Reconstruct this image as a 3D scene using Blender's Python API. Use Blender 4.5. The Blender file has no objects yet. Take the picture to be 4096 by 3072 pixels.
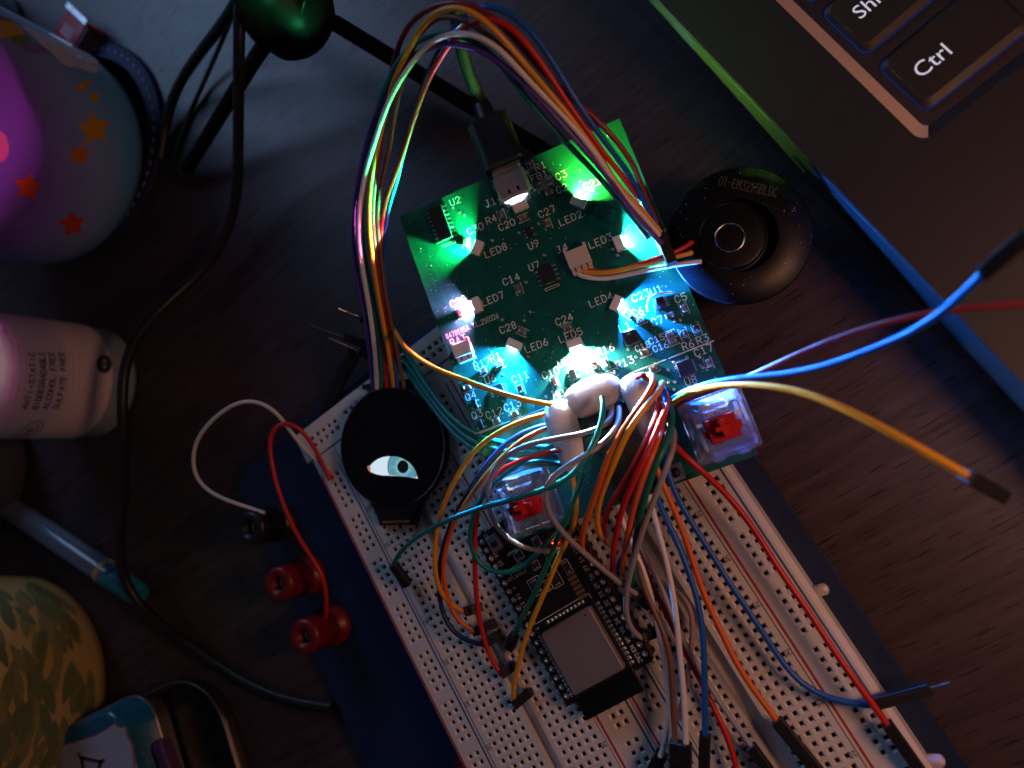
import bpy, math, random
import numpy as np
from mathutils import Matrix, Vector
random.seed(7)
S = 0.001                      # all coordinates below are millimetres
scene = bpy.context.scene
# ------------------------------------------------------------------ camera
CAM = np.array([118.22028996, -15.54598622, 190.12092029])
RC = np.array([[0.77892332, -0.49455863, -0.38560372],
               [-0.55660785, -0.82847448, -0.06178788],
               [-0.28890511, 0.26275808, -0.9205933]])
FPX = 2896.83
cd = bpy.data.cameras.new('camera'); cam = bpy.data.objects.new('camera', cd)
scene.collection.objects.link(cam)
cd.sensor_width = 36.0; cd.lens = FPX / 4096 * 36.0
cd.clip_start = 0.005; cd.clip_end = 20
cd.dof.use_dof = True; cd.dof.focus_distance = 188 * S; cd.dof.aperture_fstop = 9.5
mw = Matrix.Identity(4)
for i in range(3):
    mw[i][0] = RC[0][i]; mw[i][1] = -RC[1][i]; mw[i][2] = -RC[2][i]; mw[i][3] = CAM[i] * S
cam.matrix_world = mw
scene.camera = cam
# ------------------------------------------------------------------ world and lamps
world = bpy.data.worlds.new('World'); scene.world = world; world.use_nodes = True
bg = world.node_tree.nodes['Background']
bg.inputs['Color'].default_value = (0.55, 0.62, 1.0, 1); bg.inputs['Strength'].default_value = 0.022
def area_lamp(name, loc, target, size, power, color):
    l = bpy.data.lights.new(name, 'AREA'); l.shape = 'DISK'; l.size = size * S; l.energy = power; l.color = color
    o = bpy.data.objects.new(name, l); scene.collection.objects.link(o)
    o.location = [c * S for c in loc]
    d = Vector(target) - Vector(loc)
    o.rotation_euler = d.to_track_quat('-Z', 'Y').to_euler()
    return o
area_lamp('warm_room_lamp', (235, -75, 150), (90, -60, 0), 70, 0.18, (1.0, 0.46, 0.28))
area_lamp('cool_monitor_glow', (-60, 520, 280), (10, 170, 0), 240, 0.66, (0.36, 0.58, 1.0))
scene.view_settings.view_transform = 'Standard'; scene.view_settings.look = 'None'
scene.view_settings.exposure = 0.0; scene.view_settings.gamma = 1.0
scene.cycles.use_denoising = True
scene.cycles.sample_clamp_indirect = 4.0
scene.cycles.max_bounces = 5; scene.cycles.diffuse_bounces = 2; scene.cycles.glossy_bounces = 2
scene.cycles.use_adaptive_sampling = True; scene.cycles.adaptive_threshold = 0.03
scene.cycles.transparent_max_bounces = 16
scene.cycles.caustics_reflective = True; scene.cycles.caustics_refractive = False
# ------------------------------------------------------------------ picking points in the place
def P(px, py, z):
    d = RC.T @ np.array([(px - 2048) / FPX, (py - 1536) / FPX, 1.0])
    return CAM + (z - CAM[2]) / d[2] * d
def unit(v):
    v = np.asarray(v, float); return v / np.linalg.norm(v)
# frame of the tilted green board (origin: its top-left corner, x along the top edge, y up, z out)
PBN = unit([0.16780439, -0.08992566, 0.98171027])
PBX = unit([0.96332641, -0.19655794, -0.18266693])
PBY = np.cross(PBN, PBX)
PBO = np.array([61.503, 91.322, 19.941])
PW, PH = 65.0, 93.945
PBM = np.stack([PBX, PBY, PBN], 1)
def Q(px, py, h=0.0):            # point over the green board, h above its face
    d = RC.T @ np.array([(px - 2048) / FPX, (py - 1536) / FPX, 1.0])
    s = (h - PBN @ (CAM - PBO)) / (PBN @ d)
    return CAM + s * d
def B(px, py, h=0.0):            # the same in the board's own frame
    return PBM.T @ (Q(px, py, h) - PBO)
# ------------------------------------------------------------------ materials
MATS = {}
def pm(name, col, rough=0.5, metal=0.0, var=0.12, vscale=350, bump=0.0, bscale=1500, spec=0.5,
       emit=None, estr=0.0, sss=0.0, coat=0.0, alpha=1.0, stretch=None, trans=0.0, ior=1.45):
    if name in MATS: return MATS[name]
    m = bpy.data.materials.new(name); m.use_nodes = True
    nt = m.node_tree; b = nt.nodes['Principled BSDF']
    tc = nt.nodes.new('ShaderNodeTexCoord')
    src = tc.outputs['Object']
    if stretch:
        mp = nt.nodes.new('ShaderNodeMapping'); mp.inputs['Scale'].default_value = stretch
        nt.links.new(src, mp.inputs['Vector']); src = mp.outputs['Vector']
    n = nt.nodes.new('ShaderNodeTexNoise'); n.inputs['Scale'].default_value = vscale
    n.inputs['Detail'].default_value = 5; nt.links.new(src, n.inputs['Vector'])
    mx = nt.nodes.new('ShaderNodeMix'); mx.data_type = 'RGBA'
    c = np.array(col[:3])
    mx.inputs[6].default_value = (*np.clip(c * (1 - var), 0, 1), 1)
    mx.inputs[7].default_value = (*np.clip(c * (1 + var), 0, 1), 1)
    nt.links.new(n.outputs['Fac'], mx.inputs[0])
    nt.links.new(mx.outputs[2], b.inputs['Base Color'])
    mr = nt.nodes.new('ShaderNodeMapRange')
    mr.inputs['To Min'].default_value = max(0.02, rough - 0.08); mr.inputs['To Max'].default_value = min(1, rough + 0.08)
    nt.links.new(n.outputs['Fac'], mr.inputs['Value']); nt.links.new(mr.outputs['Result'], b.inputs['Roughness'])
    b.inputs['Metallic'].default_value = metal
    b.inputs['Specular IOR Level'].default_value = spec
    b.inputs['IOR'].default_value = ior
    if bump > 0:
        n2 = nt.nodes.new('ShaderNodeTexNoise'); n2.inputs['Scale'].default_value = bscale; n2.inputs['Detail'].default_value = 3
        nt.links.new(src, n2.inputs['Vector'])
        bp = nt.nodes.new('ShaderNodeBump'); bp.inputs['Strength'].default_value = bump; bp.inputs['Distance'].default_value = 0.0001
        nt.links.new(n2.outputs['Fac'], bp.inputs['Height']); nt.links.new(bp.outputs['Normal'], b.inputs['Normal'])
    if emit is not None:
        b.inputs['Emission Color'].default_value = (*emit, 1); b.inputs['Emission Strength'].default_value = estr
    if sss > 0:
        b.inputs['Subsurface Weight'].default_value = sss; b.inputs['Subsurface Radius'].default_value = (0.002, 0.002, 0.002)
        b.inputs['Subsurface Scale'].default_value = 1.0
    if coat > 0: b.inputs['Coat Weight'].default_value = coat; b.inputs['Coat Roughness'].default_value = 0.08
    if trans > 0: b.inputs['Transmission Weight'].default_value = trans
    if alpha < 1:                    # thin clear plastic: part of the light passes straight through
        tr = nt.nodes.new('ShaderNodeBsdfTransparent'); ms = nt.nodes.new('ShaderNodeMixShader')
        ms.inputs[0].default_value = alpha
        nt.links.new(tr.outputs[0], ms.inputs[1]); nt.links.new(b.outputs[0], ms.inputs[2])
        nt.links.new(ms.outputs[0], nt.nodes['Material Output'].inputs['Surface'])
    MATS[name] = m
    return m
def glow(name, col, strength):
    if name in MATS: return MATS[name]
    m = bpy.data.materials.new(name); m.use_nodes = True; nt = m.node_tree
    nt.nodes.remove(nt.nodes['Principled BSDF'])
    e = nt.nodes.new('ShaderNodeEmission'); e.inputs['Color'].default_value = (*col, 1); e.inputs['Strength'].default_value = strength
    nt.links.new(e.outputs[0], nt.nodes['Material Output'].inputs['Surface'])
    MATS[name] = m; return m
# ------------------------------------------------------------------ mesh builder
class MB:
    def __init__(s): s.v = []; s.f = []; s.sm = []; s.mi = []
    def add(s, vs, fs, smooth=False, mi=0):
        o = len(s.v); s.v += [tuple(float(c) for c in p) for p in vs]
        for f in fs: s.f.append(tuple(o + i for i in f)); s.sm.append(smooth); s.mi.append(mi)
        return s
    def merge(s, other, M=None, t=None):
        vs = np.array(other.v)
        if M is not None: vs = vs @ np.asarray(M).T
        if t is not None: vs = vs + np.asarray(t)
        o = len(s.v); s.v += [tuple(p) for p in vs]
        for f, k, q in zip(other.f, other.sm, other.mi): s.f.append(tuple(o + i for i in f)); s.sm.append(k); s.mi.append(q)
        return s
    def xf(s, M=None, t=None):
        vs = np.array(s.v)
        if M is not None: vs = vs @ np.asarray(M).T
        if t is not None: vs = vs + np.asarray(t)
        s.v = [tuple(p) for p in vs]; return s
    def quad(s, a, b, c, d, mi=0): return s.add([a, b, c, d], [(0, 1, 2, 3)], mi=mi)
    def cbox(s, c, size, ch=0.1, mi=0):          # box with chamfered edges
        c = np.asarray(c, float); h = np.asarray(size, float) / 2; ch = min(ch, h.min() * 0.9)
        vs = []; idx = {}
        for sx in (-1, 1):
            for sy in (-1, 1):
                for sz in (-1, 1):
                    sg = np.array([sx, sy, sz])
                    for ax in range(3):
                        p = sg * (h - ch); p[ax] = sg[ax] * h[ax]
                        idx[(sx, sy, sz, ax)] = len(vs); vs.append(c + p)
        fs = []
        def fc(ids):
            pts = np.array([vs[i] for i in ids]); n = np.cross(pts[1] - pts[0], pts[2] - pts[0])
            fs.append(tuple(ids) if n @ (pts.mean(0) - c) > 0 else tuple(reversed(ids)))
        for ax in range(3):
            a, b = [k for k in range(3) if k != ax]
            for sg in (-1, 1):
                ids = []
                for (u, w) in ((-1, -1), (1, -1), (1, 1), (-1, 1)):
                    q = [0, 0, 0]; q[ax] = sg; q[a] = u; q[b] = w; ids.append(idx[(*q, ax)])
                fc(ids)
            for u in (-1, 1):
                for w in (-1, 1):
                    q0 = [0, 0, 0]; q1 = [0, 0, 0]
                    q0[ax] = -1; q1[ax] = 1; q0[a] = q1[a] = u; q0[b] = q1[b] = w
                    fc([idx[(*q0, a)], idx[(*q1, a)], idx[(*q1, b)], idx[(*q0, b)]])
        for sx in (-1, 1):
            for sy in (-1, 1):
                for sz in (-1, 1): fc([idx[(sx, sy, sz, k)] for k in range(3)])
        return s.add(vs, fs, mi=mi)
    def tube(s, path, r, n=10, cap=True, smooth=True):
        path = np.asarray(path, float); m = len(path)
        rr = np.full(m, r) if np.isscalar(r) else np.asarray(r, float)
        T = np.gradient(path, axis=0); T /= np.linalg.norm(T, axis=1)[:, None] + 1e-12
        up = np.array([0, 0, 1.0]) if abs(T[0][2]) < 0.9 else np.array([1.0, 0, 0])
        N = np.cross(T[0], up); N /= np.linalg.norm(N)
        vs = []
        for i in range(m):
            N = N - (N @ T[i]) * T[i]; N /= np.linalg.norm(N); Bn = np.cross(T[i], N)
            for k in range(n):
                a = 2 * math.pi * k / n; vs.append(path[i] + rr[i] * (math.cos(a) * N + math.sin(a) * Bn))
        fs = [(i * n + k, i * n + (k + 1) % n, (i + 1) * n + (k + 1) % n, (i + 1) * n + k) for i in range(m - 1) for k in range(n)]
        s.add(vs, fs, smooth)
        if cap:
            s.add(vs[:n], [tuple(reversed(range(n)))]); s.add(vs[-n:], [tuple(range(n))])
        return s
    def lathe(s, prof, n=48, c=(0, 0, 0), smooth=True, arc=None):
        vs = []; fs = []; m = len(prof); c = np.asarray(c, float)
        for (r, z) in prof:
            for k in range(n):
                a = 2 * math.pi * k / n; vs.append(c + np.array([r * math.cos(a), r * math.sin(a), z]))
        for i in range(m - 1):
            for k in range(n): fs.append((i * n + k, i * n + (k + 1) % n, (i + 1) * n + (k + 1) % n, (i + 1) * n + k))
        return s.add(vs, fs, smooth)
    def prism(s, poly, z0, z1, ch=0.0, mi=0):
        n = len(poly); poly = [np.asarray(p, float)[:2] for p in poly]
        ar = sum(poly[i][0] * poly[(i + 1) % n][1] - poly[(i + 1) % n][0] * poly[i][1] for i in range(n))
        if ar < 0: poly = poly[::-1]
        if ch > 0:
            cen = np.mean(poly, 0)
            ins = []
            for i in range(n):
                a, b, c2 = poly[i - 1], poly[i], poly[(i + 1) % n]
                n1 = np.array([-(b - a)[1], (b - a)[0]]); n2 = np.array([-(c2 - b)[1], (c2 - b)[0]])
                n1 /= np.linalg.norm(n1) + 1e-9; n2 /= np.linalg.norm(n2) + 1e-9
                q = n1 + n2; q /= max(0.3, (np.linalg.norm(q) ** 2) / 2); ins.append(b + q * ch)
            vs = [(*p, z0) for p in poly] + [(*p, z1 - ch) for p in poly] + [(*p, z1) for p in ins]
            fs = [tuple(reversed(range(n))), tuple(range(2 * n, 3 * n))]
            for L in (0, 1): fs += [(L * n + i, L * n + (i + 1) % n, (L + 1) * n + (i + 1) % n, (L + 1) * n + i) for i in range(n)]
        else:
            vs = [(*p, z0) for p in poly] + [(*p, z1) for p in poly]
            fs = [tuple(reversed(range(n))), tuple(range(n, 2 * n))] + [(i, (i + 1) % n, n + (i + 1) % n, n + i) for i in range(n)]
        return s.add(vs, fs, mi=mi)
    def build(s, name, mats, parent=None, world=True, **props):
        vs = np.array(s.v, float)
        if parent is not None and world and parent.name in FR:
            Rm, t = FR[parent.name]; vs = (vs - t) @ Rm
        me = bpy.data.meshes.new(name)
        me.from_pydata([tuple(p) for p in vs * S], [], s.f)
        me.polygons.foreach_set('use_smooth', s.sm)
        mats = mats if isinstance(mats, (list, tuple)) else [mats]
        for m in mats: me.materials.append(m)
        if len(mats) > 1: me.polygons.foreach_set('material_index', s.mi)
        me.update()
        return link(name, me, parent, **props)
FR = {}
def link(name, me, parent=None, **props):
    o = bpy.data.objects.new(name, me); scene.collection.objects.link(o)
    if parent is not None:
        o.parent = parent
        if parent.name in FR: FR[o.name] = FR[parent.name]
    for k, v in props.items(): o[k] = v
    return o
def thing(name, label, cat, loc=(0, 0, 0), Rm=None, group=None):
    o = bpy.data.objects.new(name, None); scene.collection.objects.link(o)
    o.empty_display_size = 0.005
    Rm = np.eye(3) if Rm is None else np.asarray(Rm)
    m = Matrix.Identity(4)
    for i in range(3):
        for j in range(3): m[i][j] = Rm[i][j]
        m[i][3] = loc[i] * S
    o.matrix_world = m
    FR[o.name] = (Rm, np.asarray(loc, float))
    o['label'] = label; o['category'] = cat
    if group: o['group'] = group
    return o
def tag(o, label, cat, group=None):
    o['label'] = label; o['category'] = cat
    if group: o['group'] = group
    return o
def smooth_path(pts, step=1.6):
    pts = [np.asarray(p, float) for p in pts]
    if len(pts) < 3: return np.array(pts)
    ex = [2 * pts[0] - pts[1]] + pts + [2 * pts[-1] - pts[-2]]
    out = []
    for i in range(1, len(ex) - 2):
        p0, p1, p2, p3 = ex[i - 1:i + 3]
        n = max(2, int(np.linalg.norm(p2 - p1) / step))
        t0 = 0; t1 = np.linalg.norm(p1 - p0) ** .5 + 1e-6; t2 = t1 + np.linalg.norm(p2 - p1) ** .5 + 1e-6; t3 = t2 + np.linalg.norm(p3 - p2) ** .5 + 1e-6
        for k in range(n):
            t = t1 + (t2 - t1) * k / n
            A1 = (t1 - t) / (t1 - t0) * p0 + (t - t0) / (t1 - t0) * p1
            A2 = (t2 - t) / (t2 - t1) * p1 + (t - t1) / (t2 - t1) * p2
            A3 = (t3 - t) / (t3 - t2) * p2 + (t - t2) / (t3 - t2) * p3
            B1 = (t2 - t) / (t2 - t0) * A1 + (t - t0) / (t2 - t0) * A2
            B2 = (t3 - t) / (t3 - t1) * A2 + (t - t1) / (t3 - t1) * A3
            out.append((t2 - t) / (t2 - t1) * B1 + (t - t1) / (t2 - t1) * B2)
    out.append(pts[-1]); out = np.array(out)
    for _ in range(4):                   # iron out small kinks
        k = out.copy(); k[1:-1] = .25 * out[:-2] + .5 * out[1:-1] + .25 * out[2:]
        if len(out) > 5: k[2:-2] = (out[:-4] + out[1:-3] + out[2:-2] + out[3:-1] + out[4:]) / 5
        out = k
    return out
def rrect(cx, cy, w, h, r, n=5):
    out = []
    for (sx, sy, a0) in ((1, 1, 0), (-1, 1, 90), (-1, -1, 180), (1, -1, 270)):
        for k in range(n + 1):
            a = math.radians(a0 + 90 * k / n)
            out.append((cx + sx * (w / 2 - r) + r * math.cos(a), cy + sy * (h / 2 - r) + r * math.sin(a)))
    return out
# ------------------------------------------------------------------ lettering
_A = {
 '0': [[(0, .3), (0, 1.2), (.3, 1.5), (.7, 1.5), (1, 1.2), (1, .3), (.7, 0), (.3, 0), (0, .3)]],
 '1': [[(.15, 1.2), (.5, 1.5), (.5, 0)], [(.15, 0), (.85, 0)]],
 '2': [[(0, 1.15), (.3, 1.5), (.7, 1.5), (1, 1.2), (1, .95), (0, 0), (1, 0)]],
 '3': [[(0, 1.5), (1, 1.5), (.5, .9), (.8, .9), (1, .65), (1, .3), (.7, 0), (.3, 0), (0, .25)]],
 '4': [[(.75, 0), (.75, 1.5), (0, .45), (1, .45)]],
 '5': [[(.95, 1.5), (.1, 1.5), (.05, .85), (.6, .95), (1, .65), (1, .3), (.7, 0), (.3, 0), (0, .25)]],
 '6': [[(.8, 1.5), (.2, .9), (0, .4), (.25, 0), (.75, 0), (1, .35), (.8, .75), (.3, .8), (.05, .5)]],
 '7': [[(0, 1.5), (1, 1.5), (.4, 0)]],
 '8': [[(.3, .8), (0, 1.1), (.3, 1.5), (.7, 1.5), (1, 1.1), (.7, .8), (.3, .8), (0, .4), (.3, 0), (.7, 0), (1, .4), (.7, .8)]],
 '9': [[(.2, 0), (.8, .6), (1, 1.1), (.75, 1.5), (.25, 1.5), (0, 1.15), (.2, .75), (.7, .7), (.95, 1)]],
 'A': [[(0, 0), (.5, 1.5), (1, 0)], [(.2, .5), (.8, .5)]],
 'B': [[(0, 0), (0, 1.5), (.7, 1.5), (.95, 1.25), (.95, 1), (.7, .8), (0, .8)], [(.7, .8), (1, .55), (1, .25), (.7, 0), (0, 0)]],
 'C': [[(1, 1.15), (.7, 1.5), (.3, 1.5), (0, 1.15), (0, .35), (.3, 0), (.7, 0), (1, .35)]],
 'D': [[(0, 0), (0, 1.5), (.6, 1.5), (1, 1.1), (1, .4), (.6, 0), (0, 0)]],
 'E': [[(.95, 1.5), (0, 1.5), (0, 0), (.95, 0)], [(0, .8), (.65, .8)]],
 'F': [[(.95, 1.5), (0, 1.5), (0, 0)], [(0, .8), (.65, .8)]],
 'G': [[(1, 1.2), (.7, 1.5), (.3, 1.5), (0, 1.15), (0, .35), (.3, 0), (.7, 0), (1, .35), (1, .7), (.6, .7)]],
 'H': [[(0, 0), (0, 1.5)], [(1, 0), (1, 1.5)], [(0, .8), (1, .8)]],
 'I': [[(.5, 0), (.5, 1.5)]],
 'J': [[(.3, 1.5), (.9, 1.5)], [(.65, 1.5), (.65, .3), (.4, 0), (.1, .05), (0, .3)]],
 'K': [[(0, 0), (0, 1.5)], [(1, 1.5), (0, .6)], [(.3, .85), (1, 0)]],
 'L': [[(0, 1.5), (0, 0), (.95, 0)]],
 'M': [[(0, 0), (0, 1.5), (.5, .7), (1, 1.5), (1, 0)]],
 'N': [[(0, 0), (0, 1.5), (1, 0), (1, 1.5)]],
 'O': [[(0, .3), (0, 1.2), (.3, 1.5), (.7, 1.5), (1, 1.2), (1, .3), (.7, 0), (.3, 0), (0, .3)]],
 'P': [[(0, 0), (0, 1.5), (.7, 1.5), (1, 1.25), (1, .95), (.7, .7), (0, .7)]],
 'Q': [[(0, .3), (0, 1.2), (.3, 1.5), (.7, 1.5), (1, 1.2), (1, .3), (.7, 0), (.3, 0), (0, .3)], [(.6, .4), (1, 0)]],
 'R': [[(0, 0), (0, 1.5), (.7, 1.5), (1, 1.25), (1, .95), (.7, .7), (0, .7)], [(.5, .7), (1, 0)]],
 'S': [[(1, 1.25), (.7, 1.5), (.3, 1.5), (0, 1.2), (.2, .85), (.8, .65), (1, .35), (.7, 0), (.3, 0), (0, .25)]],
 'T': [[(0, 1.5), (1, 1.5)], [(.5, 1.5), (.5, 0)]],
 'U': [[(0, 1.5), (0, .35), (.3, 0), (.7, 0), (1, .35), (1, 1.5)]],
 'V': [[(0, 1.5), (.5, 0), (1, 1.5)]], 'X': [[(0, 0), (1, 1.5)], [(0, 1.5), (1, 0)]],
 'Y': [[(0, 1.5), (.5, .8), (1, 1.5)], [(.5, .8), (.5, 0)]], '_': [[(0, 0), (.9, 0)]], '-': [[(.1, .75), (.9, .75)]], ' ': [],
}
def strokes(txt, h, w=None, th=None, pitch=1.5):
    """list of 2-D polylines for a stroked string, its lower left at 0,0; h letter height"""
    k = h / 1.5; w = k if w is None else w
    out = []
    for i, c in enumerate(txt):
        for pl in _A[c]: out.append([((x + i * pitch) * w, y * k) for x, y in pl])
    return out
def ribbon(mb, pl, th, fn, mi=0):
    """flat strip along a 2-D polyline; fn maps (x, y) to 3-D"""
    for (a, b) in zip(pl[:-1], pl[1:]):
        a = np.array(a, float); b = np.array(b, float); d = b - a; L = np.linalg.norm(d)
        if L < 1e-9: continue
        d /= L; n = np.array([-d[1], d[0]]) * th / 2; a2 = a - d * th * .35; b2 = b + d * th * .35
        mb.add([fn(*(a2 - n)), fn(*(b2 - n)), fn(*(b2 + n)), fn(*(a2 + n))], [(0, 1, 2, 3)], mi=mi)
def font_text(mb, txt, size, fn, align='LEFT'):
    """solid lettering in the built-in typeface; fn maps (x, y) to 3-D"""
    c = bpy.data.curves.new('t', 'FONT'); c.body = txt; c.size = size; c.align_x = align; c.resolution_u = 3
    o = bpy.data.objects.new('t', c); scene.collection.objects.link(o)
    dg = bpy.context.evaluated_depsgraph_get(); me = o.evaluated_get(dg).to_mesh()
    mb.add([fn(v.co.x, v.co.y) for v in me.vertices], [tuple(p.vertices) for p in me.polygons])
    o.evaluated_get(dg).to_mesh_clear()
    bpy.data.objects.remove(o); bpy.data.curves.remove(c)
# ------------------------------------------------------------------ desk
DZ = -13.0
def desk_material():
    m = bpy.data.materials.new('dark_wood'); m.use_nodes = True; nt = m.node_tree; b = nt.nodes['Principled BSDF']
    tc = nt.nodes.new('ShaderNodeTexCoord')
    def noise(scale, vec, detail=4, rough=0.55):
        mp = nt.nodes.new('ShaderNodeMapping'); mp.inputs['Scale'].default_value = vec
        nt.links.new(tc.outputs['Object'], mp.inputs['Vector'])
        n = nt.nodes.new('ShaderNodeTexNoise'); n.inputs['Scale'].default_value = scale
        n.inputs['Detail'].default_value = detail; n.inputs['Roughness'].default_value = rough
        nt.links.new(mp.outputs['Vector'], n.inputs['Vector']); return n.outputs['Fac']
    grain = noise(1.0, (22, 330, 1), 5, 0.6)
    pores = noise(1.0, (110, 1300, 1), 2, 0.4)
    tint = noise(1.0, (9, 16, 1), 2)
    r1 = nt.nodes.new('ShaderNodeValToRGB'); r1.color_ramp.elements[0].position = 0.32; r1.color_ramp.elements[1].position = 0.68
    r1.color_ramp.elements[0].color = (0.036, 0.024, 0.027, 1); r1.color_ramp.elements[1].color = (0.070, 0.047, 0.051, 1)
    nt.links.new(grain, r1.inputs['Fac'])
    r2 = nt.nodes.new('ShaderNodeValToRGB'); r2.color_ramp.elements[0].position = 0.30; r2.color_ramp.elements[1].position = 0.40
    r2.color_ramp.elements[0].color = (0.28, 0.28, 0.28, 1); r2.color_ramp.elements[1].color = (1, 1, 1, 1)
    nt.links.new(pores, r2.inputs['Fac'])
    mx = nt.nodes.new('ShaderNodeMix'); mx.data_type = 'RGBA'; mx.blend_type = 'MULTIPLY'; mx.inputs[0].default_value = 1
    nt.links.new(r1.outputs['Color'], mx.inputs[6]); nt.links.new(r2.outputs['Color'], mx.inputs[7])
    r3 = nt.nodes.new('ShaderNodeMapRange'); r3.inputs['To Min'].default_value = 0.75; r3.inputs['To Max'].default_value = 1.3
    nt.links.new(tint, r3.inputs['Value'])
    mx2 = nt.nodes.new('ShaderNodeMix'); mx2.data_type = 'RGBA'; mx2.blend_type = 'MULTIPLY'; mx2.inputs[0].default_value = 1
    nt.links.new(mx.outputs[2], mx2.inputs[6]); nt.links.new(r3.outputs['Result'], mx2.inputs[7])
    nt.links.new(mx2.outputs[2], b.inputs['Base Color'])
    b.inputs['Roughness'].default_value = 0.42; b.inputs['Specular IOR Level'].default_value = 0.4
    bp = nt.nodes.new('ShaderNodeBump'); bp.inputs['Strength'].default_value = 0.35; bp.inputs['Distance'].default_value = 0.00015
    nt.links.new(r2.outputs['Color'], bp.inputs['Height']); nt.links.new(bp.outputs['Normal'], b.inputs['Normal'])
    return m
mb = MB(); mb.cbox((0, 120, DZ - 10), (1600, 1400, 20), 1.0)
mb.build('desk', desk_material(), kind='structure')

# ------------------------------------------------------------------ laptop
LZ = 10.0
deck_m = pm('laptop_deck', (0.020, 0.016, 0.020), 0.55, var=0.06, bump=0.15, bscale=6000)
rim_m = pm('brushed_bevel', (0.62, 0.44, 0.34), 0.45, metal=0.0, var=0.18, vscale=1800, bump=0.2, bscale=5000)
key_m = pm('key_plastic', (0.028, 0.021, 0.022), 0.5, var=0.05, bump=0.1, bscale=6000)
well_m = pm('key_well', (0.03, 0.024, 0.026), 0.6, var=0.05)
E0, E1 = np.array([148.1, 97.4]), np.array([157.2, -28.3])
ey = unit(np.append(E0 - E1, 0)); ex = np.array([ey[1], -ey[0], 0.0])     # ex to the right, ey to the hinge
LF = np.stack([ex, ey, [0, 0, 1]], 1)
LO = np.array([E1[0], E1[1], LZ])
laptop = thing('laptop', 'dark brown-grey laptop with Shift and Ctrl keys at the top right', 'laptop', (LO[0], LO[1], DZ), LF)
def L(x, y, z): return LO + LF @ np.array([x, y, z])          # laptop frame: x from its left edge, y along it
def lap(px, py, z=0):
    q = P(px, py, LZ + z) - LO; return LF.T @ q
# keyboard well outline in the laptop frame
c0 = lap(3692, 575); WX, WY = c0[0], c0[1]
def plate(mb, x0, x1, y0, y1, z0, z1, ch):
    b = MB(); b.cbox(((x0 + x1) / 2, (y0 + y1) / 2, (z0 + z1) / 2), (x1 - x0, y1 - y0, z1 - z0), ch)
    mb.merge(b, LF, LO)
RC0 = 3.2; BV = 3.0
arc_o = [(WX + RC0 - RC0 * math.cos(math.radians(t)), WY + RC0 - RC0 * math.sin(math.radians(t))) for t in range(0, 91, 15)]
arc_i = [(WX + BV + 1.6 - 1.6 * math.cos(math.radians(t)), WY + BV * .9 + 1.6 - 1.6 * math.sin(math.radians(t))) for t in range(0, 91, 15)]
mb = MB(); mb.prism([(.6, -160), (330, -160), (330, WY)] + arc_o[::-1] + [(WX, 260), (.6, 260)], -2.4, 0)
mb.xf(LF, LO); mb.build('deck', deck_m, laptop)
mb = MB(); plate(mb, 1.2, 330, -158, 258, -20.6, -2.41, .4); mb.build('underbody', deck_m, laptop)
mb = MB(); plate(mb, WX + BV - .3, 330, WY + BV * .9 - .3, 260, -2.38, -1.5, 0.05); mb.build('key_well', well_m, laptop)
def bevel(o_, i_, name, mat):
    mb = MB(); n = len(o_); mb.add([L(*p, .012) for p in o_] + [L(*p, -1.49) for p in i_], [(k, k + 1, n + k + 1, n + k) for k in range(n - 1)]); mb.build(name, mat, laptop)
bevel([(WX, 260)] + arc_o[:5], [(WX + BV, 260)] + arc_i[:5], 'well_bevel', rim_m)
bevel(arc_o[4:] + [(330, WY)], arc_i[4:] + [(330, WY + BV * .9)], 'front_bevel', deck_m)
side_m = pm('polished_side', (0.20, 0.19, 0.19), 0.24, metal=0.95, var=0.12, vscale=400, stretch=(1, .05, 1))
mb = MB(); prof = [(.6, 0.0), (.15, -.2), (0.0, -.6), (0.0, -17.5), (.5, -19.4), (1.6, -20.6)]
for (p, q) in zip(prof[:-1], prof[1:]): mb.add([L(p[0], -160, p[1]), L(q[0], -160, q[1]), L(q[0], 260, q[1]), L(p[0], 260, p[1])], [(0, 1, 2, 3)])
mb.build('side_wall', side_m, laptop)
for y in (-60, 60, 150):
    mb = MB(); plate(mb, 8, 20, y, y + 30, -22.9, -20.62, .5); mb.build('rubber_foot', pm('rubber', (0.015, 0.015, 0.015), 0.8), laptop)
def key(x0, x1, y0, y1, legend=None, lx=3, ly=5, label=None):
    """one key: wide skirt and a smaller dished top with round front corners"""
    w, h = x1 - x0, y1 - y0; cx, cy = (x0 + x1) / 2, (y0 + y1) / 2
    r0 = rrect(cx, cy, w, h, 2.2, 5); r1 = rrect(cx + 0.1, cy + 0.5, w - 1.9, h - 2.4, 2.0, 5)
    n = len(r0); mb = MB()
    rings = [[(*p, -1.48) for p in r0], [(*p, -0.75) for p in r0], [(*p, -0.05) for p in r1]]
    vs = [L(*p) for rg in rings for p in rg]
    fs = [(k * n + i, k * n + (i + 1) % n, (k + 1) * n + (i + 1) % n, (k + 1) * n + i) for k in range(2) for i in range(n)]
    fs.append(tuple(2 * n + i for i in range(n)))
    mb.add(vs, fs)
    o = mb.build('key', key_m, laptop)
    g = MB(); r2 = rrect(cx, cy, w + .5, h + .5, 2.3, 5); g.add([L(*p, -1.48) for p in r2] + [L(*p, -1.0) for p in r0], [(i, (i + 1) % n, n + (i + 1) % n, n + i) for i in range(n)])
    g.build('backlight_gap', glow('key_backlight', (0.05, 0.14, 0.8), 0.10), o)
    if label: o['label'] = label
    if legend:
        t = MB(); font_text(t, legend, 5.0, lambda x, y: L(x0 + lx + x, y0 + ly + y, -0.02))
        t.build('legend', pm('legend_white', (0.75, 0.75, 0.8), 0.5, emit=(0.62, 0.66, 0.9), estr=0.55), o)
c = lap(3072 + 1370 / 2.16, 950 / 2.16); KX, KY = c[0], c[1]
sx, sy = lap(3072 + 850 / 2.16, 460 / 2.16)[:2]
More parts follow.
